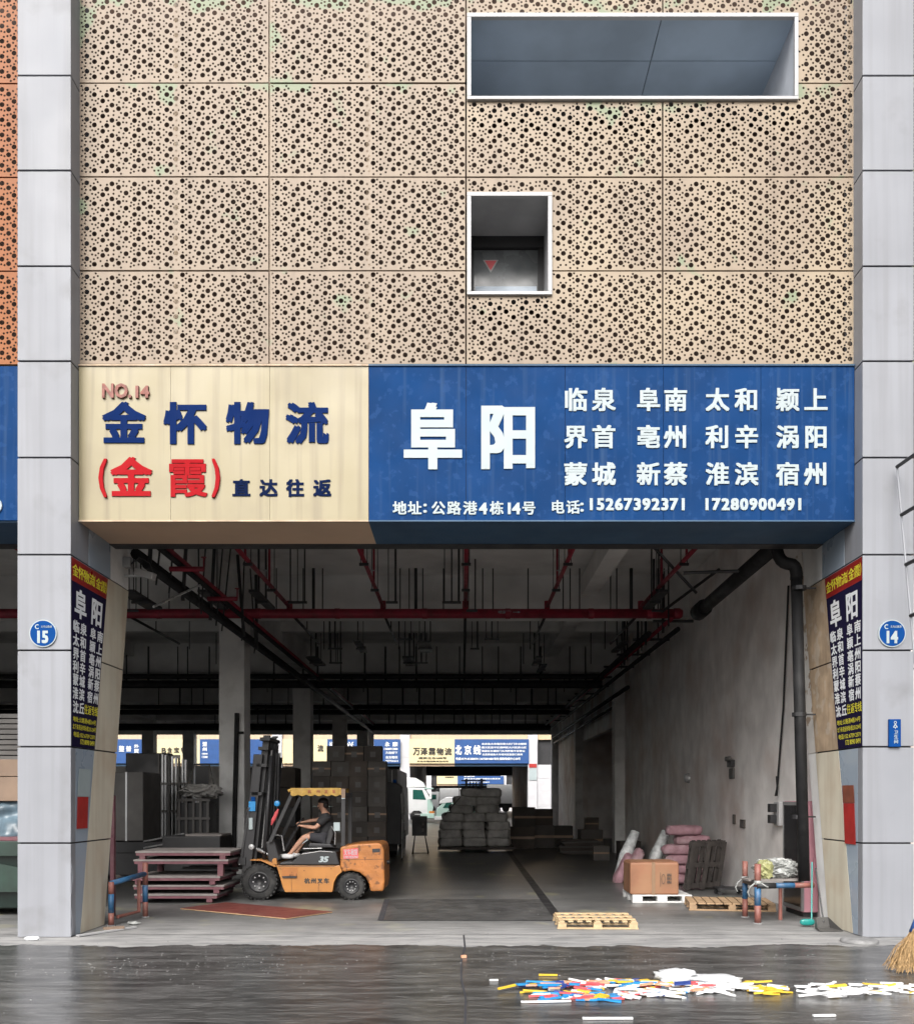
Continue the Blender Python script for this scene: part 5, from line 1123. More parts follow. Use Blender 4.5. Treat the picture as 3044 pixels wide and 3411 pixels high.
platform(-5.95, -4.30, 4.03, 5.25, .335, 'red steel platform second from the floor left of the forklift')
platform(-5.97, -4.36, 3.97, 5.2, .50, 'red steel platform at mid height with a pale dusty deck', )
platform(-5.93, -4.22, 4.0, 5.2, .80, 'red steel platform just under the top one', )
platform(-5.9, -4.18, 4.0, 5.2, .95, 'topmost red steel platform, its grey deck bare')
# guard rails, posts
def zpost(g, x, y, h, r=.042, split=(.32, .62), top=True, bent=None):
    bands = [(0, split[0], M_rail_red), (split[0], split[1], M_rail_blue), (split[1], h, M_rail_red)]
    for a, c, m_ in bands:
        part('post_band', lambda b: b.cyl((x, y, a), (x, y, c), r, 12), m_, g, smooth=True)
    part('base_flange', lambda b: b.cyl((x, y, .004), (x, y, .02), r*1.6, 12), M_stone, g)
gl = thing('guard_rail', 'short red and blue painted tube barrier beside the left column', 'barrier', (-5.2, 1.6, 0))
zpost(gl, -5.22, 1.1, .66, split=(.2, .48)); zpost(gl, -5.06, 2.1, .88, split=(.25, .52))
part('top_rail', lambda b: b.cyl((-5.22, 1.1, .64), (-5.06, 2.1, .70), .04, 12), M_rail_blue, gl, smooth=True)
part('inner_frame', lambda b: b.tube([(-5.18, 1.25, .12), (-5.09, 1.9, .12), (-5.09, 1.9, .62)], .028, 8), M_rail_red, gl)
o = part('steel_upright', lambda b: (b.box(-5.66, -5.60, 2.2, 2.28, .004, 1.95), b.box(-5.67, -5.59, 2.19, 2.199, 1.3, 1.85)), M_rack_red, None); tag(o, 'narrow dusty red steel upright just behind the left column', 'post')
o = part('litter_scrap', lambda b: b.blob((-4.95, 1.25, .03), (.2, .12, .05), 8, 5, lambda x, y, z: .3*math.sin(9*x+5*y)), M_bag, None); tag(o, 'crumpled green-white wrapper on the floor at the left barrier', 'litter')
gr = thing('guard_rail', 'red and blue tube barrier with two posts in front of the dark cabinet', 'barrier', (4.7, 1.6, 0))
zpost(gr, 4.52, 2.1, .90, .043, (.30, .55)); zpost(gr, 4.48, 1.35, .91, .05, (.28, .56))
part('rail_tube', lambda b: b.cyl((4.45, 1.32, .58), (4.75, 1.36, .58), .045, 12), M_plastic_k, gr, smooth=True)
part('rail_tube', lambda b: b.cyl((4.75, 1.36, .58), (5.05, 1.4, .58), .042, 12), M_rail_blue, gr, smooth=True)
part('rail_tube', lambda b: b.cyl((5.05, 1.4, .58), (5.36, 1.44, .58), .042, 12), M_rail_red, gr, smooth=True)
part('foam_sleeve', lambda b: b.cyl((4.52, 2.08, .60), (4.48, 1.4, .60), .055, 10), M_plastic_k, gr)
for x, y in ((4.52, 2.1), (4.48, 1.35)):
    part('tied_rag', lambda b: (b.lathe([(.055, -.03), (.062, 0), (.055, .03)], (x, y, .63), 'z', 12), b.tube([(x-.05, y-.02, .62), (x-.13, y-.04, .56), (x-.16, y-.03, .48), (x-.13, y-.02, .42)], .012, 5), b.tube([(x+.04, y-.04, .62), (x+.1, y-.06, .58), (x+.14, y-.05, .56)], .012, 5)), M_bag, gr)
part('rail_stub', lambda b: b.cyl((4.98, 1.8, .004), (4.98, 1.8, .50), .03, 8), M_rail_red, gr)
o = part('plank', lambda b: b.cbox((4.85, 1.75, .64), (.9, .3, .03), (0, 0, R(4))), M_board_grey, None); tag(o, 'grey plank lying on the right barrier under the plastic bundle', 'plank')
def crumple(b, c, s, seed, n=40, m=26):
    r = random.Random(seed); ks = [(r.uniform(3, 9)*(1+(i > 4)*1.6), r.uniform(3, 9)*(1+(i > 4)*1.6), r.uniform(3, 9)*(1+(i > 4)*1.6), r.uniform(0, 6)) for i in range(10)]
    b.blob(c, s, n, m, lambda x, y, z: sum(.05*math.sin(a*x+b_*y+c_*z+p) for a, b_, c_, p in ks), sq=.8)
pb_ = thing('plastic_bundle', 'crumpled clear plastic sheeting heaped on the plank of the right barrier', 'plastic sheet', (4.9, 1.85, .655))
part('sheet', lambda b: crumple(b, (4.95, 1.9, .80), (.62, .4, .30), 3), M_bag, pb_)
part('yellow_bag', lambda b: crumple(b, (4.72, 1.75, .79), (.24, .22, .30), 5, 18, 12), M_bag_y, pb_)
# cabinet
cb = thing('cabinet', 'tall dark glass-front cabinet with pink sides behind the downpipe', 'cabinet', (5.4, 2.8, 0))
part('carcass', lambda b: b.box(5.443, 5.69, 2.1, 2.95, .08, 1.86), M_pink, cb, bevel=.01)
part('door_frame', lambda b: (b.box(5.42, 5.441, 2.1, 2.14, .1, 1.85), b.box(5.42, 5.441, 2.91, 2.95, .1, 1.85), b.box(5.42, 5.441, 2.141, 2.909, 1.79, 1.85), b.box(5.42, 5.441, 2.141, 2.909, .1, .16), b.box(5.42, 5.441, 2.141, 2.909, .72, .77)), mat('dull_grey_frame', (.22,.22,.22), .4), cb)
part('glass_pane', lambda b: b.box(5.425, 5.438, 2.14, 2.91, .77, 1.79), M_glass_dark, cb)
part('glass_pane', lambda b: b.box(5.425, 5.438, 2.14, 2.91, .16, .72), M_glass_dark, cb)
part('corner_trim', lambda b: b.box(5.441, 5.46, 2.085, 2.099, .1, 1.86), mat('dull_grey_frame', (.22,.22,.22), .4), cb)
part('plinth', lambda b: b.box(5.46, 5.68, 2.14, 2.9, .004, .079), M_plastic_k, cb)
# broom, dustpan, discs
bm = thing('broom', 'turquoise-handled broom leaning by the right pier', 'broom', (5.15, 1.0, 0))
part('handle', lambda b: b.cyl((5.17, 1.02, .08), (5.33, 1.42, .93), .012, 8), M_teal, bm)
part('head', lambda b: b.blob((5.10, 1.0, .075), (.22, .08, .10), 12, 7, sq=.7), M_teal, bm)
dpn = thing('dustpan', 'grey dustpan with long black handle against the foot of the right pier', 'dustpan', (5.25, .7, 0))
part('pan', lambda b: (b.prism([(5.08, .48), (5.42, .50), (5.36, .82), (5.14, .80)], .012, .02, 'z'), b.slab([(5.14, .80, .02), (5.36, .82, .02), (5.34, .84, .17), (5.16, .82, .17)], .006), b.slab([(5.08, .48, .02), (5.14, .80, .02), (5.16, .82, .17), (5.10, .6, .06)], .006), b.slab([(5.36, .82, .02), (5.42, .50, .02), (5.40, .62, .06), (5.34, .84, .17)], .006)), M_grey_plastic, dpn)
part('handle', lambda b: b.cyl((5.27, .82, .10), (5.30, 1.2, .86), .012, 8), M_plastic_k, dpn)
for x, l in ((5.25, 'dark round stone disc at the inner corner of the right column'), (6.08, 'second dark round stone disc behind the straw broom')):
    o = part('stone_disc', lambda b: b.lathe([(0, .05), (.20, .05), (.235, .035), (.24, .0)], (x, -.42, .004), 'z', 28), M_stone, None, smooth=True); tag(o, l, 'stone disc')
# straw broom at the right edge
sb = thing('straw_broom', 'straw broom with dark blue binding sweeping at the right edge', 'broom', (4.8, -2.45, 0))
def straw(b):
    r = random.Random(5); top = Vector((5.07, -2.3, .44))
    for i in range(420):
        e = Vector((4.70+.5*r.random(), -2.45+r.uniform(-.2, .25), r.uniform(.0, .05)+.0)); q = top+Vector((r.uniform(-.05, .05), r.uniform(-.04, .04), r.uniform(-.05, .02)))
        m_ = q.lerp(e, .55)+Vector((r.uniform(-.05, .02), r.uniform(-.04, .04), r.uniform(-.02, .05)))
        w = r.uniform(.0018, .004)
        for a, c in ((q, m_), (m_, e)):
            b.quad(a+Vector((-w, 0, 0)), a+Vector((w, 0, 0)), c+Vector((w, 0, 0)), c+Vector((-w, 0, 0)))
            b.quad(a+Vector((0, -w, 0)), a+Vector((0, w, 0)), c+Vector((0, w, 0)), c+Vector((0, -w, 0)))
part('bristles', straw, M_straw, sb)['kind'] = 'stuff'
part('binding', lambda b: (b.cyl((5.04, -2.3, .40), (5.12, -2.26, .60), .052, 12, .032)), M_blue_cloth, sb, smooth=True)
part('handle', lambda b: b.cyl((5.1, -2.27, .56), (5.75, -1.95, 1.55), .017, 8), M_wood_tan, sb, smooth=True)
# aluminium ladder
ld = thing('ladder', 'long aluminium ladder leaning on the right column, cut by the right edge', 'ladder', (5.8, -1.8, 0))
lt_, lb_ = Vector((5.90, -.1, 6.42)), Vector((5.62, -1.8, 0)); off = Vector((.02, -.5, 0))
for k in (0, 1):
    part('side_rail', lambda b: b.tube([lb_+off*k, lt_+off*k], .014, 6), M_alu, ld)
for i in range(9):
    p = lb_.lerp(lt_, (i+1)/9.02); part('rung', lambda b: b.cyl(p, p+off, .026, 6), M_steel_dark, ld)

# ------------------------------------------------------------------ cartons and cargo deep inside
def carton_mesh(sx, sy, sz, mt):
    b = MB(); b.box(-sx/2, sx/2, -sy/2, sy/2, 0, sz); m = b.mesh('carton'); m.materials.append(mt); return m
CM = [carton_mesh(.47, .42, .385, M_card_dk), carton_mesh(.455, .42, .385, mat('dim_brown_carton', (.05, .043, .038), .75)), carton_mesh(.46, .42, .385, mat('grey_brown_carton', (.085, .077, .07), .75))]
lbm = MB(); lbm.box(-.07, .07, -.224, -.214, .10, .24); lbm = lbm.mesh('carton_label'); lbm.materials.append(M_crate_grey)
tpm = MB(); tpm.box(-.235, .235, -.2145, -.211, .17, .215); tpm = tpm.mesh('carton_tape'); tpm.materials.append(M_tape)
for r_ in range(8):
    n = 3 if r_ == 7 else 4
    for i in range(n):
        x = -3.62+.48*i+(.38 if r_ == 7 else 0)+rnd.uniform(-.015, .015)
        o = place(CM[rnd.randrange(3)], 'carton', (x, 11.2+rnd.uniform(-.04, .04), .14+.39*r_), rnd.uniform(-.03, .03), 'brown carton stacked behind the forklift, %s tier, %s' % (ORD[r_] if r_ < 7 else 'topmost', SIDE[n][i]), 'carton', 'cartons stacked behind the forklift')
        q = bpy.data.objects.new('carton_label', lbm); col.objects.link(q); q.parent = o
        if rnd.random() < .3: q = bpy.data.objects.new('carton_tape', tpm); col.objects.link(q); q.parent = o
o = pallet('pallet', 'dark pallet under the tall stack of cartons behind the forklift', (-2.9, 11.2, .01), 2.0, .9, .125, M_wood_dark, 5, 'x')
# right hand carton group, dim
k = 0
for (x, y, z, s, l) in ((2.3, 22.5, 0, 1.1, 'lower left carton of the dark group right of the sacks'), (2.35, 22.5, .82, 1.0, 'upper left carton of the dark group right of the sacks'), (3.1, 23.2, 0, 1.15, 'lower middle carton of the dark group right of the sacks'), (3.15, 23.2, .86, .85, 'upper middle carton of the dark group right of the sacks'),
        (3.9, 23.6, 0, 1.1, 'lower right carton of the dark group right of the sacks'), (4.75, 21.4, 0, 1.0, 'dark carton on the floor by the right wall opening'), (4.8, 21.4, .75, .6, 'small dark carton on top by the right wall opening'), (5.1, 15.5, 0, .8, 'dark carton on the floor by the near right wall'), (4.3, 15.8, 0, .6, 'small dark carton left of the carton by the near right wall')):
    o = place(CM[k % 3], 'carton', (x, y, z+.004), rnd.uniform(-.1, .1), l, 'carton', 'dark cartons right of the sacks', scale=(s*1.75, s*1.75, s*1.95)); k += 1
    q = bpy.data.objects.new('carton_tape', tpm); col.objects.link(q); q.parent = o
fb = thing('flattened_cartons', 'low bundle of flattened dark cartons on the floor in the dim right aisle', 'cardboard bundle', (4.0, 19.0, 0))
for i in range(9): part('sheet', lambda b: b.cbox((4.0+rnd.uniform(-.06, .06), 19.0, .03+i*.055), (1.25+rnd.uniform(-.1, .1), .9, .035), (0, rnd.uniform(-.02, .02), rnd.uniform(-.06, .06))), M_crate_grey if i % 3 == 1 else M_card_dk, fb)
# box truck parked inside, its rear to the door
tk = thing('box_truck', 'dark box truck parked deep inside with its rear doors to the camera', 'truck', (-3.0, 19, 0))
part('cargo_box', lambda b: b.box(-4.05, -2.05, 16.4, 21.5, .75, 2.85), M_van_side, tk, bevel=.02)
for x0, x1 in ((-4.03, -3.06), (-3.04, -2.07)): part('rear_door', lambda b: b.box(x0, x1, 16.34, 16.395, .8, 2.8), M_van_side, tk, bevel=.008)
for x in (-3.15, -2.95, -2.2): part('lock_rod', lambda b: b.cyl((x, 16.31, .8), (x, 16.31, 2.8), .018, 6), M_chrome, tk)
part('bumper', lambda b: b.box(-4.0, -2.1, 16.3, 16.4, .45, .6), M_steel_dark, tk)
part('cab', lambda b: b.prism([(21.6, .5), (23.4, .5), (23.4, 1.4), (23.0, 2.3), (21.6, 2.4)], -4.0, -2.1, 'x'), M_van_side, tk)
for x in (-3.85, -2.3):
    for y in (18.2, 22.6): part('wheel', lambda b: b.cyl((x-.12, y, .42), (x+.12, y, .42), .42, 18), M_tyre, tk)
part('mud_flap', lambda b: b.box(-2.45, -2.1, 17.3, 17.33, .2, .7), M_plastic_k, tk)
stt = part('side_sticker', lambda b: b.box(-2.2, -2.07, 16.33, 16.339, 2.2, 2.5), M_dot_blue, tk)
# dark roll-down cage trolley to its right
rc = thing('roll_cage', 'tall dark roll cage draped in black sheet beside the box truck', 'trolley', (-2.1, 15.8, 0))
part('load', lambda b: b.prism([(-2.42, .5), (-1.86, .5), (-1.82, 2.25), (-1.99, 2.38), (-2.42, 2.42)], 15.3, 16.25), M_plastic_k, rc, bevel=.03)
for x in (-2.44, -1.82):
    for y in (15.28, 16.27): part('cage_post', lambda b: b.cyl((x, y, .1), (x, y, 2.1), .02, 6), M_chrome, rc)
part('wire_side', lambda b: [b.cyl((-1.82+.01*i, 15.26, 1.15), (-1.86+.015*i, 15.26, 2.05), .008, 5) for i in range(4)], M_chrome, rc)
for x in (-2.39, -1.86): part('caster', lambda b: b.cyl((x, 15.5, .06), (x+.04, 15.5, .06), .06, 10), M_plastic_k, rc)
# black board on splayed legs
fs = thing('folding_stand', 'black board on splayed folding legs standing in the aisle left of the sacks', 'stand', (-1.45, 19.0, 0))
part('board', lambda b: b.box(-1.72, -1.2, 18.95, 19.0, .62, 1.3), M_plastic_k, fs)
part('label_plate', lambda b: (b.box(-1.38, -1.30, 18.94, 18.949, .98, 1.1), b.box(-1.38, -1.30, 18.94, 18.949, .76, .88)), M_crate_grey, fs)
for x, dx in ((-1.62, -.08), (-1.28, .12)):
    for dy in (-.25, .25): part('leg', lambda b: b.cyl((x, 18.98, .65), (x+dx, 18.98+dy, .0), .018, 6), M_plastic_k, fs)
part('foot_bar', lambda b: b.cyl((-1.7, 18.73, .04), (-1.16, 18.73, .04), .015, 6), M_plastic_k, fs)
# left side cargo
cr = thing('wrapped_crate', 'tall grey wrapped crate with two pale labels behind the left column', 'crate', (-7.6, 8.5, .9))
part('carton', lambda b: b.box(-8.3, -7.15, 8.0, 9.2, .95, 2.5), M_crate_grey, cr, bevel=.02)
for z in (2.0, 1.42): part('label_plate', lambda b: b.box(-8.0, -7.82, 7.985, 7.998, z, z+.12), M_paper_w, cr)
part('band', lambda b: b.box(-7.55, -7.51, 7.99, 7.999, .95, 2.5), M_steel, cr)
ct = thing('cargo_cart', 'dark flat cargo cart under the crate and racks at the left', 'cart', (-7.0, 9.3, 0))
part('deck', lambda b: b.box(-8.6, -5.9, 7.9, 10.2, .70, .93), M_steel_dark, ct)
part('side_rail', lambda b: (b.cyl((-7.1, 7.88, .94), (-6.2, 7.88, 1.12), .02, 6), b.cyl((-7.1, 7.88, .8), (-6.0, 7.88, 1.0), .02, 6)), M_chrome, ct)
for x in (-8.2, -6.3):
    for y in (8.2, 9.8): part('wheel', lambda b: b.cyl((x, y-.06, .3), (x, y+.06, .3), .3, 14), M_tyre, ct)
part('skirt', lambda b: b.box(-8.5, -6.0, 7.95, 8.0, .2, .7), M_plastic_k, ct)
rk = thing('profile_bundle', 'upright bundle of long metal profiles strapped in two bands at the left', 'bundle', (-7.3, 10.8, 1.0))
for i in range(9): part('profile', lambda b: b.box(-7.72+i*.085, -7.68+i*.085, 10.7+.03*(i % 2), 10.76+.03*(i % 2), .94, 3.05-.02*i), M_steel if i % 3 else M_crate_grey, rk)
for z in (2.25, 1.55): part('band', lambda b: b.box(-7.75, -6.95, 10.66, 10.69, z, z+.06), M_crate_grey, rk)
sc2 = thing('slatted_crate', 'dark slatted crate with tangled sheets on top, left of the first inner column', 'crate', (-6.4, 9.8, .95))
for i in range(5): part('slat', lambda b: b.box(-6.75+i*.17, -6.69+i*.17, 9.2, 9.24, .94, 1.9), M_crate_grey, sc2)
for z in (1.0, 1.4, 1.84): part('rail', lambda b: b.box(-6.78, -5.98, 9.18, 9.199, z, z+.06), M_crate_grey, sc2)
part('inner_load', lambda b: b.box(-6.72, -6.05, 9.26, 10.0, .94, 1.8), M_plastic_k, sc2)
o = part('tangled_sheets', lambda b: crumple(b, (-6.3, 9.6, 2.08), (.95, .6, .32), 8), M_sack_grey, None); tag(o, 'tangle of dark crumpled sheets on top of the slatted crate', 'sheets')
o = thing('easel_frame', 'thin dark A-frame standing on the slatted crate', 'frame', (-6.4, 10.0, 2.1)); part('strut', lambda b: (b.cyl((-6.75, 10.1, 2.1), (-6.62, 10.1, 2.75), .02, 5), b.cyl((-6.62, 10.1, 2.75), (-6.25, 10.1, 2.75), .02, 5), b.cyl((-6.25, 10.1, 2.75), (-6.1, 10.1, 2.1), .02, 5)), M_crate_grey, o); part('panel', lambda b: b.box(-6.6, -6.27, 10.12, 10.14, 2.2, 2.72), M_plastic_k, o)
o = part('cover_plate', lambda b: b.box(-5.75, -5.0, 6.5, 7.3, 1.12, 1.16), M_board_grey, None); tag(o, 'flat grey plate on a dark block at the foot of the first inner column', 'plate')
o = part('dark_block', lambda b: b.box(-6.2, -5.0, 6.4, 7.4, .004, 1.12), M_plastic_k, None, bevel=.02); tag(o, 'black block of covered goods between the platforms and the first inner column', 'goods')
o = part('cargo_partition', lambda b: b.box(-9.2, -8.0, 12.5, 12.8, .004, 3.15), M_steel_dark, None, bevel=.02); tag(o, 'tall dark panel behind the wrapped crate at the left', 'panel')
GD = 0
for (x0, x1, y0, h, mt_, nx_, nz_, l) in ((-11.6, -9.3, 11.0, 2.6, M_crate_grey, 3, 4, 'far left behind the wrapped crate'), (-9.2, -7.9, 13.4, 2.9, M_card_dk, 2, 5, 'behind the tall dark partition'), (-7.7, -6.3, 14.5, 2.7, M_plastic_k, 2, 4, 'behind the metal profiles'), (-6.0, -4.6, 12.8, 2.75, M_card_dk, 2, 5, 'between the mast and the carton stack'), (-14.8, -12.2, 15.0, 3.0, M_crate_grey, 3, 5, 'at the far left rear')):
    for i in range(nx_):
        for k in range(nz_):
            w = (x1-x0)/nx_; hh = h/nz_
            if k == nz_-1 and rnd.random() < .3: continue
            o = part('goods_case', lambda b: b.box(x0+i*w+.015, x0+(i+1)*w-.015, y0+rnd.uniform(0, .1), y0+.9, .01+k*hh+.004, .01+(k+1)*hh), mt_ if rnd.random() < .7 else M_steel_dark, None, bevel=.012)
            tag(o, 'dark case in the pile %s, %s tier, column %s' % (l, ORD[k], ('left', 'middle', 'right')[i]), 'case', 'dark cases piled in the left half of the warehouse')
# next bay on the left: cartons, tarpaulin, green machine
for z, h, l in ((1.62, .4, 'upper flat tan carton under the dark packs in the next bay'), (1.9, .3, 'topmost tan carton in the next bay')): pass
lc = thing('tan_cartons', 'pair of flat tan cartons on the tarpaulin load in the neighbouring bay', 'cartons', (-8, 3, 1.9))
part('carton', lambda b: b.box(-8.8, -6.9, 2.6, 3.6, 1.86, 2.26), M_card_lt, lc, bevel=.01)
part('carton', lambda b: b.box(-8.8, -6.9, 2.62, 3.6, 2.27, 2.55), M_card_lt, lc, bevel=.01)
def tarp(b):
    nx, nz = 40, 26
    for i in range(nx+1):
        for k in range(nz+1):
            x = -9.2+2.5*i/nx; t = k/nz; z = 1.9-1.15*t+.02*math.sin(x*3); y = 2.75-.35*math.sin(t*1.4)+.05*math.sin(7*x+14*t)+.03*math.sin(19*x-9*t)+.02*math.sin(31*t+5*x)
            b.v.append((x, y, z))
    for i in range(nx):
        for k in range(nz): a = i*(nz+1)+k; b.f.append((a, a+1, a+nz+2, a+nz+1))
    b.box(-9.2, -6.8, 2.9, 3.9, .8, 1.85)
tp = part('tarpaulin', tarp, M_tarp, None, smooth=True); tag(tp, 'shiny blue-grey tarpaulin over goods in the neighbouring bay', 'tarpaulin')
o = part('dark_packs', lambda b: [b.box(-8.9+rnd.uniform(0, .05), -6.9, 3.1, 3.9, 2.56+.09*i, 2.63+.09*i) for i in range(9)], M_crate_grey, None); tag(o, 'stack of thin dark packs on top of the tan cartons in the neighbouring bay', 'packs')
gm = thing('green_skip', 'dark green steel skip standing in the neighbouring bay', 'skip', (-8, 3, 0))
part('tub', lambda b: b.prism([(2.3, .12), (3.6, .12), (3.9, 1.15), (2.15, 1.15)], -9.3, -6.75, 'x'), M_green, gm, bevel=.02)
part('rim', lambda b: b.box(-9.35, -6.7, 2.08, 2.16, .98, 1.22), M_green_lt, gm, bevel=.01)
part('belly_plate', lambda b: b.prism([(-9.0, .4), (-6.9, .4), (-6.9, .75), (-7.4, .85), (-9.0, .9)], 2.17, 2.2), M_green_lt, gm)
part('edge_strip', lambda b: b.box(-9.3, -6.72, 2.2, 2.9, 1.225, 1.28), M_rack_red, gm)
part('leg', lambda b: (b.box(-9.1, -8.9, 2.5, 3.4, .004, .12), b.box(-7.1, -6.9, 2.5, 3.4, .004, .12)), M_green, gm)
part('hook_rod', lambda b: b.tube([(-6.6, 1.5, 5.75), (-6.75, 1.6, 4.9), (-7.0, 1.7, 4.8)], .05, 6), M_blackpipe, gm) if False else None

# ------------------------------------------------------------------ across the far yard: the next warehouse rows
M_alu_far = mat('brightened_far_panel', (.5, .5, .52), .6, var=.04)  # cladding colour brightened to carry the light of the far yard
M_face_far = facade_mat('brightened_far_sheet', (.55, .42, .30), (.58, .45, .28), 0.0)  # sheet colours lifted too, far daylight put into the paint
def far_building(Y, zs, bays, lab, deep, zb=5.08, zt=7.35):
    g = thing('warehouse_building', lab, 'building', (0, Y, 0))
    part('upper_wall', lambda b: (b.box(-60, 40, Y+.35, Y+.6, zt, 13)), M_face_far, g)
    for k in range(-4, 3):
        x = .6+11.75*k+5.9
        for i, (a, c) in enumerate(((0, 1.9), (1.91, 3.8), (3.81, 5.7), (5.71, 7.6), (7.61, 9.5))):
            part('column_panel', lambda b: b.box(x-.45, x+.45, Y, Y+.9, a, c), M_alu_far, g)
    part('roof_slab', lambda b: b.box(-60, 40, Y+.6, Y+deep, 7.4, 7.8), M_conc, g)
    part('lintel', lambda b: (b.box(-60, 40, Y+.7, Y+1.1, zb, 7.4), b.box(-60, 40, Y+deep-.5, Y+deep, zb, 7.4)), M_steel_dark, g)
    for q in ((6.9, 7.2, Y+1, Y+deep), (-60, -59.8, Y+1, Y+deep), (-5.2, -4.9, Y+1, Y+deep), (7.2, 40, Y+1, Y+1.2)): part('side_wall', lambda b: b.box(*q, 0, 7.4), M_wall_in, g)
    for x in (-38, -27, -16): part('side_wall', lambda b: b.box(x-5.5, x+5.5, Y+14, Y+14.3, 0, 7.4), M_wall_in, g)
    return g
YF = 71.5; s84 = 84/1820
B2 = far_building(YF, None, None, 'warehouse across the yard seen through the bay, with cream and blue fascia signs', 42)
M_fc = mat('brightened_cream_board', (0.66, 0.56, 0.33), 0.6, var=.04); M_fb = mat('brightened_blue_board', (0.012, 0.065, 0.22), 0.6, var=.08); M_fw = mat('brightened_white_letters', (0.8, 0.84, 0.85), 0.6)  # brighter copies of the near sign colours, far yard's light painted in
def fsign(name, lab, px0, px1, d, m_, zb, zt, texts, mt, cat='sign'):
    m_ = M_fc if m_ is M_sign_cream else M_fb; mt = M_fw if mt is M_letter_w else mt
    Y = d-12.5; s = d/1820; x0, x1 = (px0-920)*s, (px1-920)*s
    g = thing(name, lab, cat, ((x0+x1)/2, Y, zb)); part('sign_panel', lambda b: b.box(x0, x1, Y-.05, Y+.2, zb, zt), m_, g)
    part('soffit', lambda b: b.box(x0, x1, Y+.2, Y+.65, zb-.25, zb-.003), M_soffit_blue if m_ is M_fb else M_soffit_tan, g)
    b = MB()
    for t, a, c, e, f in texts:
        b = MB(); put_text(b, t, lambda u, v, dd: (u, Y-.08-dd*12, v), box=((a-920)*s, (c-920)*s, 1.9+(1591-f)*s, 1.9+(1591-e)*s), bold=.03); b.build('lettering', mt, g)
    return g
zt84, zb84 = 1.9+(1591-1473)*s84, 1.9+(1591-1521)*s84
DS = 83.6
fsign('cream_shop_sign', 'far cream sign reading 万泽霖物流 across the yard'.replace('万泽霖物流', 'five dark characters'), 815, 905, DS, M_sign_cream, zb84, zt84, [('万', 823, 836, 1490, 1504), ('泽', 838, 851, 1490, 1504), ('霖', 854, 867, 1490, 1504), ('物', 870, 883, 1490, 1504), ('流', 886, 899, 1490, 1504), ('揽货立仓288号', 834, 889, 1508, 1512), ('义乌市福田路货运市场', 830, 893, 1515, 1518)], M_letter_k)
fsign('blue_shop_sign', 'far blue sign with three large white characters and small white rows', 905.2, 1053, DS, M_sign_blue, zb84, zt84, [('北', 907, 919, 1485, 1503), ('京', 925, 938, 1485, 1503), ('线', 943, 957, 1485, 1503), ('北京各大市场百荣大红门丰台朝阳', 959, 1048, 1480, 1484), ('顺义区昌平区通州区大兴区房山区', 959, 1048, 1487, 1491), ('海淀区东城区门头沟怀柔平谷密云', 959, 1045, 1494, 1498), ('北京西城各大专线河北张家口涿州', 960, 1040, 1501, 1505), ('电话:0579-85388878 13675881888 地址:国际物流中心28号', 908, 1036, 1509, 1514)], M_letter_w)
fsign('blue_shop_sign', 'far blue sign with white rows left of the silver column', 711, 797, DS, M_sign_blue, zb84, zt84, [('永', 767, 776, 1478, 1487), ('康', 782, 792, 1478, 1487), ('新昌', 716, 740, 1478, 1487), ('13588912888', 765, 792, 1490, 1494), ('方岩桥下', 768, 792, 1497, 1502), ('金瓦端佳', 768, 792, 1506, 1511), ('13777541614', 768, 793, 1514, 1518), ('绍兴嵊州', 705+8, 750, 1490, 1494)], M_letter_w)
fsign('cream_shop_sign', 'far cream sign with a single character 流 visible between two columns'.replace('流 ', ''), 563, 652, DS, M_sign_cream, zb84, zt84, [('流', 633, 644, 1484, 1497)], M_letter_k)
fsign('blue_shop_sign', 'far dark blue sign just right of the single-character cream sign', 652.2, 710.8, DS, M_sign_blue, zb84, zt84, [('长', 656, 664, 1478, 1488), ('兴', 690, 704, 1478, 1488)], M_letter_w)
fsign('cream_shop_sign', 'far cream sign with dark red and black characters at the left', 305, 398, DS, M_sign_cream, zb84, zt84, [('B', 323, 331, 1490, 1500), ('金', 334, 343, 1489, 1499), ('宝', 347, 357, 1489, 1499), ('物', 361, 371, 1489, 1499), ('流', 375, 384, 1489, 1499), ('义乌', 320, 340, 1503, 1512), ('一', 344, 359, 1505, 1509), ('金华', 364, 384, 1503, 1512)], M_letter_k)
fsign('blue_shop_sign', 'far blue sign with white rows right of the far left cream sign', 398.2, 541, DS, M_sign_blue, zb84, zt84, [('湖', 404, 412, 1478, 1487), ('州', 404, 412, 1489, 1496), ('18868', 403, 414, 1500, 1503), ('13588', 403, 414, 1506, 1510)], M_letter_w)
fsign('blue_shop_sign', 'leftmost far blue sign with large white characters', 150, 290, DS, M_sign_blue, zb84, zt84, [('零', 220, 233, 1486, 1497), ('整', 238, 248, 1486, 1497), ('普', 252, 262, 1486, 1497), ('外', 268, 277, 1483, 1490), ('贸', 268, 277, 1492, 1500)], M_letter_w)
o = part('roller_shutter', lambda b: [b.box((536-920)*s84, (554-920)*s84, YF-.02+.02*(i % 2), YF+.08, 1.2+i*.17, 1.36+i*.17) for i in range(38)], M_shutter, None); tag(o, 'pale ribbed roller shutter beyond the yard, seen beside the mast', 'shutter')
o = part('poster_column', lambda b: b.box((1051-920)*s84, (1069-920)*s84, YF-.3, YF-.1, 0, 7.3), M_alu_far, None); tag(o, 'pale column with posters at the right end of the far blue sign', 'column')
o = part('far_poster', lambda b: (b.box((1053-920)*s84, (1068-920)*s84, YF-.36, YF-.31, 3.6, 4.7)), M_paper_w, None); tag(o, 'small pale blue poster on the far right column', 'poster')
o = part('red_notice', lambda b: b.box((1053-920)*s84, (1068-920)*s84, YF-.36, YF-.31, 4.75, 5.1), M_paper_r, None); tag(o, 'small red notice above the pale poster on the far right column', 'notice')
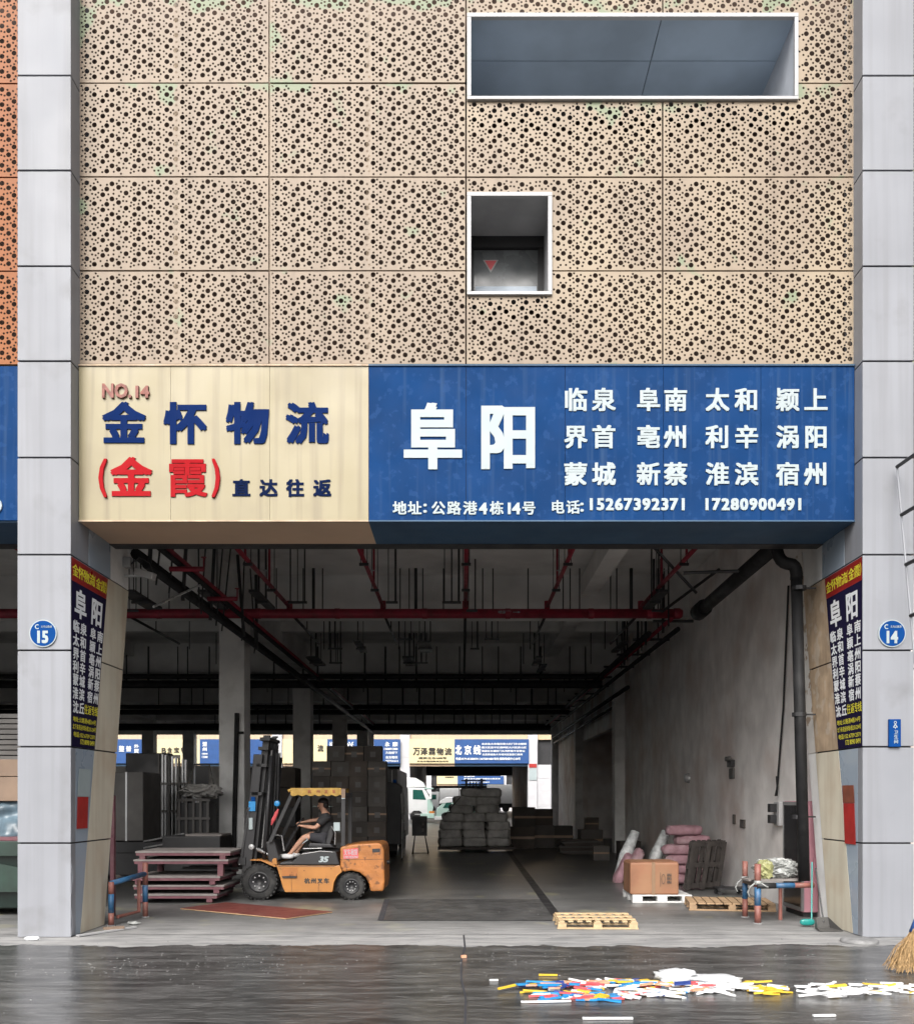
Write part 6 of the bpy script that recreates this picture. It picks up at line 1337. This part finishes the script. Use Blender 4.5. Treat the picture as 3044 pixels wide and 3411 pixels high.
o = part('clad_wall', lambda b: [b.box((1070-920)*s84, (1180-920)*s84, YF-.1, YF+.2, z, z+1.24) for z in (0, 1.26, 2.52, 3.78)], M_alu_far, None); tag(o, 'pale panelled wall right of the far signs', 'wall')
B3 = far_building(130.5, None, None, 'most distant warehouse row, framed inside the far bay', 30, 3.9, 5.6)
DT = 142.6; s3 = DT/1820
fsign('cream_shop_sign', 'tiny cream sign on the most distant warehouse row', 870, 911, DT, M_sign_cream, 1.9+(1591-1562)*s3, 1.9+(1591-1546)*s3, [('祥泰物流', 886, 904, 1547, 1550)], M_letter_k)
fsign('blue_shop_sign', 'tiny blue sign on the most distant warehouse row', 911.2, 1003, DT, M_sign_blue, 1.9+(1591-1562)*s3, 1.9+(1591-1546)*s3, [('苏州线', 924, 945, 1546, 1548), ('(姑苏吴中)园区相城昆山张家港', 924, 996, 1550, 1553), ('太仓常熟吴江平望盛泽', 928, 975, 1557, 1559)], M_letter_w)

# trucks and vans in the far yards
def wheelc(g, x, y0, y1, r, z=None): return part('wheel', lambda b: b.cyl((x, y0, r), (x, y1, r), r, 16), M_tyre, g)
tr = thing('truck', 'white and pale green lorry cab in the far yard, facing right', 'truck', (-3.2, 62, 0))
yt = 60
part('cab', lambda b: b.prism([(-5.2, .7), (-2.65, .7), (-2.35, 1.2), (-2.5, 1.9), (-3.0, 2.75), (-5.2, 2.8)], yt, yt+2.3), M_truck_w, tr, bevel=.05)
part('roof_fairing', lambda b: b.prism([(-5.1, 2.81), (-2.9, 2.81), (-3.1, 3.2), (-3.7, 3.55), (-4.6, 3.6)], yt+.1, yt+2.2), M_truck_w, tr, bevel=.05)
part('sun_visor', lambda b: b.box(-3.0, -2.3, yt-.05, yt+2.35, 2.66, 2.76), M_truck_g, tr, bevel=.02)
part('side_window', lambda b: b.prism([(-3.9, 1.85), (-2.85, 1.8), (-3.15, 2.6), (-3.9, 2.62)], yt-.015, yt-.002), M_truck_glass, tr)
part('door', lambda b: b.prism([(-4.0, .95), (-2.8, .95), (-2.75, 1.75), (-4.0, 1.82)], yt-.03, yt-.002), M_truck_w, tr)
part('front_corner', lambda b: b.prism([(-2.75, .75), (-2.35, .8), (-2.28, 1.25), (-2.42, 1.85), (-2.75, 1.85)], yt-.04, yt+.02), M_truck_g, tr)
part('bumper', lambda b: b.box(-3.3, -2.2, yt-.05, yt+2.35, .35, .72), M_truck_g, tr, bevel=.03)
part('headlight', lambda b: b.box(-2.6, -2.2, yt-.07, yt-.02, .75, .92), M_lamp_orange, tr)
part('mirror', lambda b: b.box(-2.55, -2.4, yt-.35, yt-.1, 1.9, 2.45), M_truck_w, tr)
part('step', lambda b: (b.box(-3.7, -3.3, yt-.05, yt+.2, .4, .5), b.box(-3.75, -3.3, yt-.05, yt+.2, .62, .70)), M_chrome, tr)
part('trailer', lambda b: b.box(-13, -5.4, yt, yt+2.4, 1.0, 3.9), M_truck_g, tr)
for x in (-3.6, -6.8, -11, -12): wheelc(tr, x, yt-.02, yt+.3, .5); wheelc(tr, x, yt+2.0, yt+2.32, .5)
vn = thing('van', 'pale green and white small van nose beside the grey sacks in the far yard', 'van', (-1.2, 58, 0)); yv = 57
part('body', lambda b: b.prism([(-2.0, .35), (1.6, .35), (1.6, 1.9), (-.8, 1.95), (-1.5, 1.55), (-1.95, 1.1)], yv, yv+1.7), M_truck_g, vn, bevel=.05)
part('roof', lambda b: b.prism([(-1.75, 1.5), (1.6, 1.85), (1.6, 2.05), (-1.2, 2.03), (-1.7, 1.7)], yv-.03, yv+1.73), M_truck_w, vn, bevel=.05)
part('windscreen', lambda b: b.prism([(-1.45, 1.2), (-.9, 1.2), (-.8, 1.6), (-1.2, 1.6)], yv-.02, yv-.003), M_truck_glass, vn)
part('bumper', lambda b: b.box(-2.1, -1.2, yv-.05, yv+1.75, .3, .55), M_truck_w, vn, bevel=.02)
for x in (-1.3, 1.0): wheelc(vn, x, yv-.02, yv+.2, .32)
for (x0, x1, y, z0, z1, l) in ((-3.2, 1.4, 118.5, 1.2, 3.4, 'white box lorry in the most distant yard, left of the mast'), (3.6, 7.4, 117, 1.2, 3.9, 'white box lorry in the most distant yard, right of the mast')):
    g = thing('truck', l, 'truck', ((x0+x1)/2, y, 0)); part('cargo_box', lambda b: b.box(x0, x1, y, y+2.4, z0, z1), M_truck_w, g, bevel=.05)
    part('chassis', lambda b: b.box(x0-.8, x1, y+.3, y+2, .6, 1.19), M_steel_dark, g); part('cab', lambda b: b.prism([(x0-2, .6), (x0-.1, .6), (x0-.1, 2.9), (x0-1.4, 2.9), (x0-1.9, 1.8)], y, y+2.3), M_truck_w, g)
    part('window', lambda b: b.prism([(x0-1.5, 1.8), (x0-.5, 1.8), (x0-.5, 2.5), (x0-1.25, 2.5)], y-.02, y-.003), M_truck_glass, g)
    for x in (x0-1.2, x1-1.2): wheelc(g, x, y-.02, y+.3, .5)

# ------------------------------------------------------------------ litter in the wet yard
PMATS = [('white', M_white_p), ('yellow', M_yellow_p), ('blue', M_blue_p), ('coral red', M_red_p), ('peach', M_peach_p), ('navy', M_navy_p)]
def offcut(kind, mt):
    b = MB()
    if kind == 0: b.box(-.09, .09, -.018, .018, 0, .014)
    elif kind == 1: b.prism([(-.07, -.02), (.0, -.03), (.07, -.02), (.07, .01), (.02, .0), (-.02, .02), (-.07, .015)], 0, .014, 'z')
    elif kind == 2: b.prism([(-.11, -.012), (.08, -.016), (.11, .0), (.08, .014), (-.11, .012)], 0, .016, 'z')
    else: b.prism([(-.05, -.03), (.05, -.03), (.05, -.01), (.02, -.01), (.02, .012), (.05, .012), (.05, .03), (-.05, .03)], 0, .014, 'z')
    m = b.mesh('plastic_offcut'); m.materials.append(mt); return m
OM = {(n, k): offcut(k, m_) for n, m_ in PMATS for k in range(4)}
def drop(n, x, y, z=.006, s=1.0):
    zone = ('at the left tip of the litter heap', 'in the left part of the litter heap', 'in the middle of the litter heap', 'just before the white plastic bag', 'just right of the white plastic bag', 'in the thin middle of the litter trail', 'near the straw broom')[min(6, max(0, int((x-.4)/.6)))]
    w = '%s plastic offcut %s, %s side' % (n, zone, 'far' if y > -3.42 else 'near')
    place(OM[(n, rnd.randrange(4))], 'plastic_offcut', (x, y, z), rnd.gauss(0, .38), w, 'plastic scrap', '%s plastic offcuts in the litter' % n, rx=rnd.uniform(-.12, .12), ry=rnd.uniform(-.12, .12), scale=(s*rnd.uniform(.8, 1.15), s, 1))
for i in range(185):
    u = rnd.betavariate(2, 2); x = .42+u*2.1; hw = .46*math.sin(math.pi*min(1, max(.06, u)))**.6
    y = -3.42+rnd.uniform(-1, 1)*hw-.12*(u < .5)
    h = .075*max(0, 1-abs((y+3.45)/hw))
    n = rnd.choices(['white', 'yellow', 'blue', 'coral red', 'peach', 'navy'], [.06+.75*u*u, .15, .27*(1-u*.6), .34*(1-u*.8), .09, .06])[0]
    drop(n, x, y, .006+rnd.random()*h, rnd.uniform(.8, 1.5))
for i in range(115):
    u = rnd.random(); x = 2.2+u*2.5; y = -3.42-.12*u+rnd.gauss(0, .13)+.1*math.sin(u*9)
    n = 'white' if rnd.random() > .1 else 'yellow'
    if .28 < u < .40 or .66 < u < .72: n = rnd.choice(['yellow', 'yellow', 'white'])
    drop(n, x, y, .006+rnd.random()*.03, rnd.uniform(.8, 1.5))
for (x, y, s, l) in ((.78, -4.0, 2.6, 'long white strip along the front edge of the litter heap'), (1.25, -4.65, 2.4, 'long white strip lying alone nearest the camera'), (3.15, -4.55, 1.1, 'small white piece lying alone at the bottom right'), (.33, -3.0, .5, 'tiny white piece left of the litter heap'), (.92, -2.72, 1.1, 'pale yellow strip behind the litter heap')):
    place(OM[('white' if 'yellow' not in l else 'yellow', 0)], 'plastic_strip', (x, y, .006), rnd.uniform(-.1, .1), l, 'plastic scrap', None, scale=(s, 1, 1))
o = part('plastic_bag', lambda b: (crumple(b, (2.22, -3.05, .06), (.44, .28, .14), 11, 24, 14), crumple(b, (2.58, -3.12, .045), (.55, .26, .09), 12, 20, 12)), mat('white_bag', (.52, .53, .54), .4, var=.03, bump=.3, bscale=9), None, smooth=True); tag(o, 'crumpled white plastic bag lying in the middle of the litter', 'bag')
o = part('tissue', lambda b: crumple(b, (-5.78, -.22, .02), (.20, .10, .045), 21, 16, 10), M_white_p, None); tag(o, 'crushed white tissue at the foot of the left column', 'litter')
o = part('orange_peg', lambda b: b.cbox((.02, -1.62, .02), (.06, .04, .03), (0, 0, .3)), M_peach_p, None); tag(o, 'tiny orange scrap beside the expansion joint', 'litter')
o = part('skirting_strip', lambda b: b.slab([(-5.3, .05, .03), (-5.24, .0, .03), (-4.75, .85, .03), (-4.81, .9, .03)], .02), M_white_frame, None); tag(o, 'loose white strip on the ground at the foot of the left column', 'strip')
o = part('broken_tile', lambda b: b.cbox((-5.0, .62, .045), (.28, .1, .03), (0, 0, .5)), M_card_lt, None); tag(o, 'small tan offcut lying on the loose white strip', 'litter')
def crumbs(b):
    r = random.Random(9)
    for i in range(460):
        if i < 170: x, y = r.gauss(-3.2, 1.1), r.gauss(-2.2, .5)
        elif i < 340: x, y = r.gauss(1.5, 1.6), r.gauss(-1.75, .45)
        else: x, y = r.uniform(-5, 6), r.uniform(-4.5, 4)
        s = r.uniform(.003, .0085); b.cbox((x, y, .012), (s*r.uniform(1, 3), s, .006), (0, 0, r.uniform(0, 3)))
o = part('crumbs_of_litter', crumbs, mat('pale_grit', (.24, .24, .235), .8), None); tag(o, None, None, None, 'stuff')

# name hygiene: 'glyph' helper curve never entered the scene
bpy.data.objects.remove(_to)
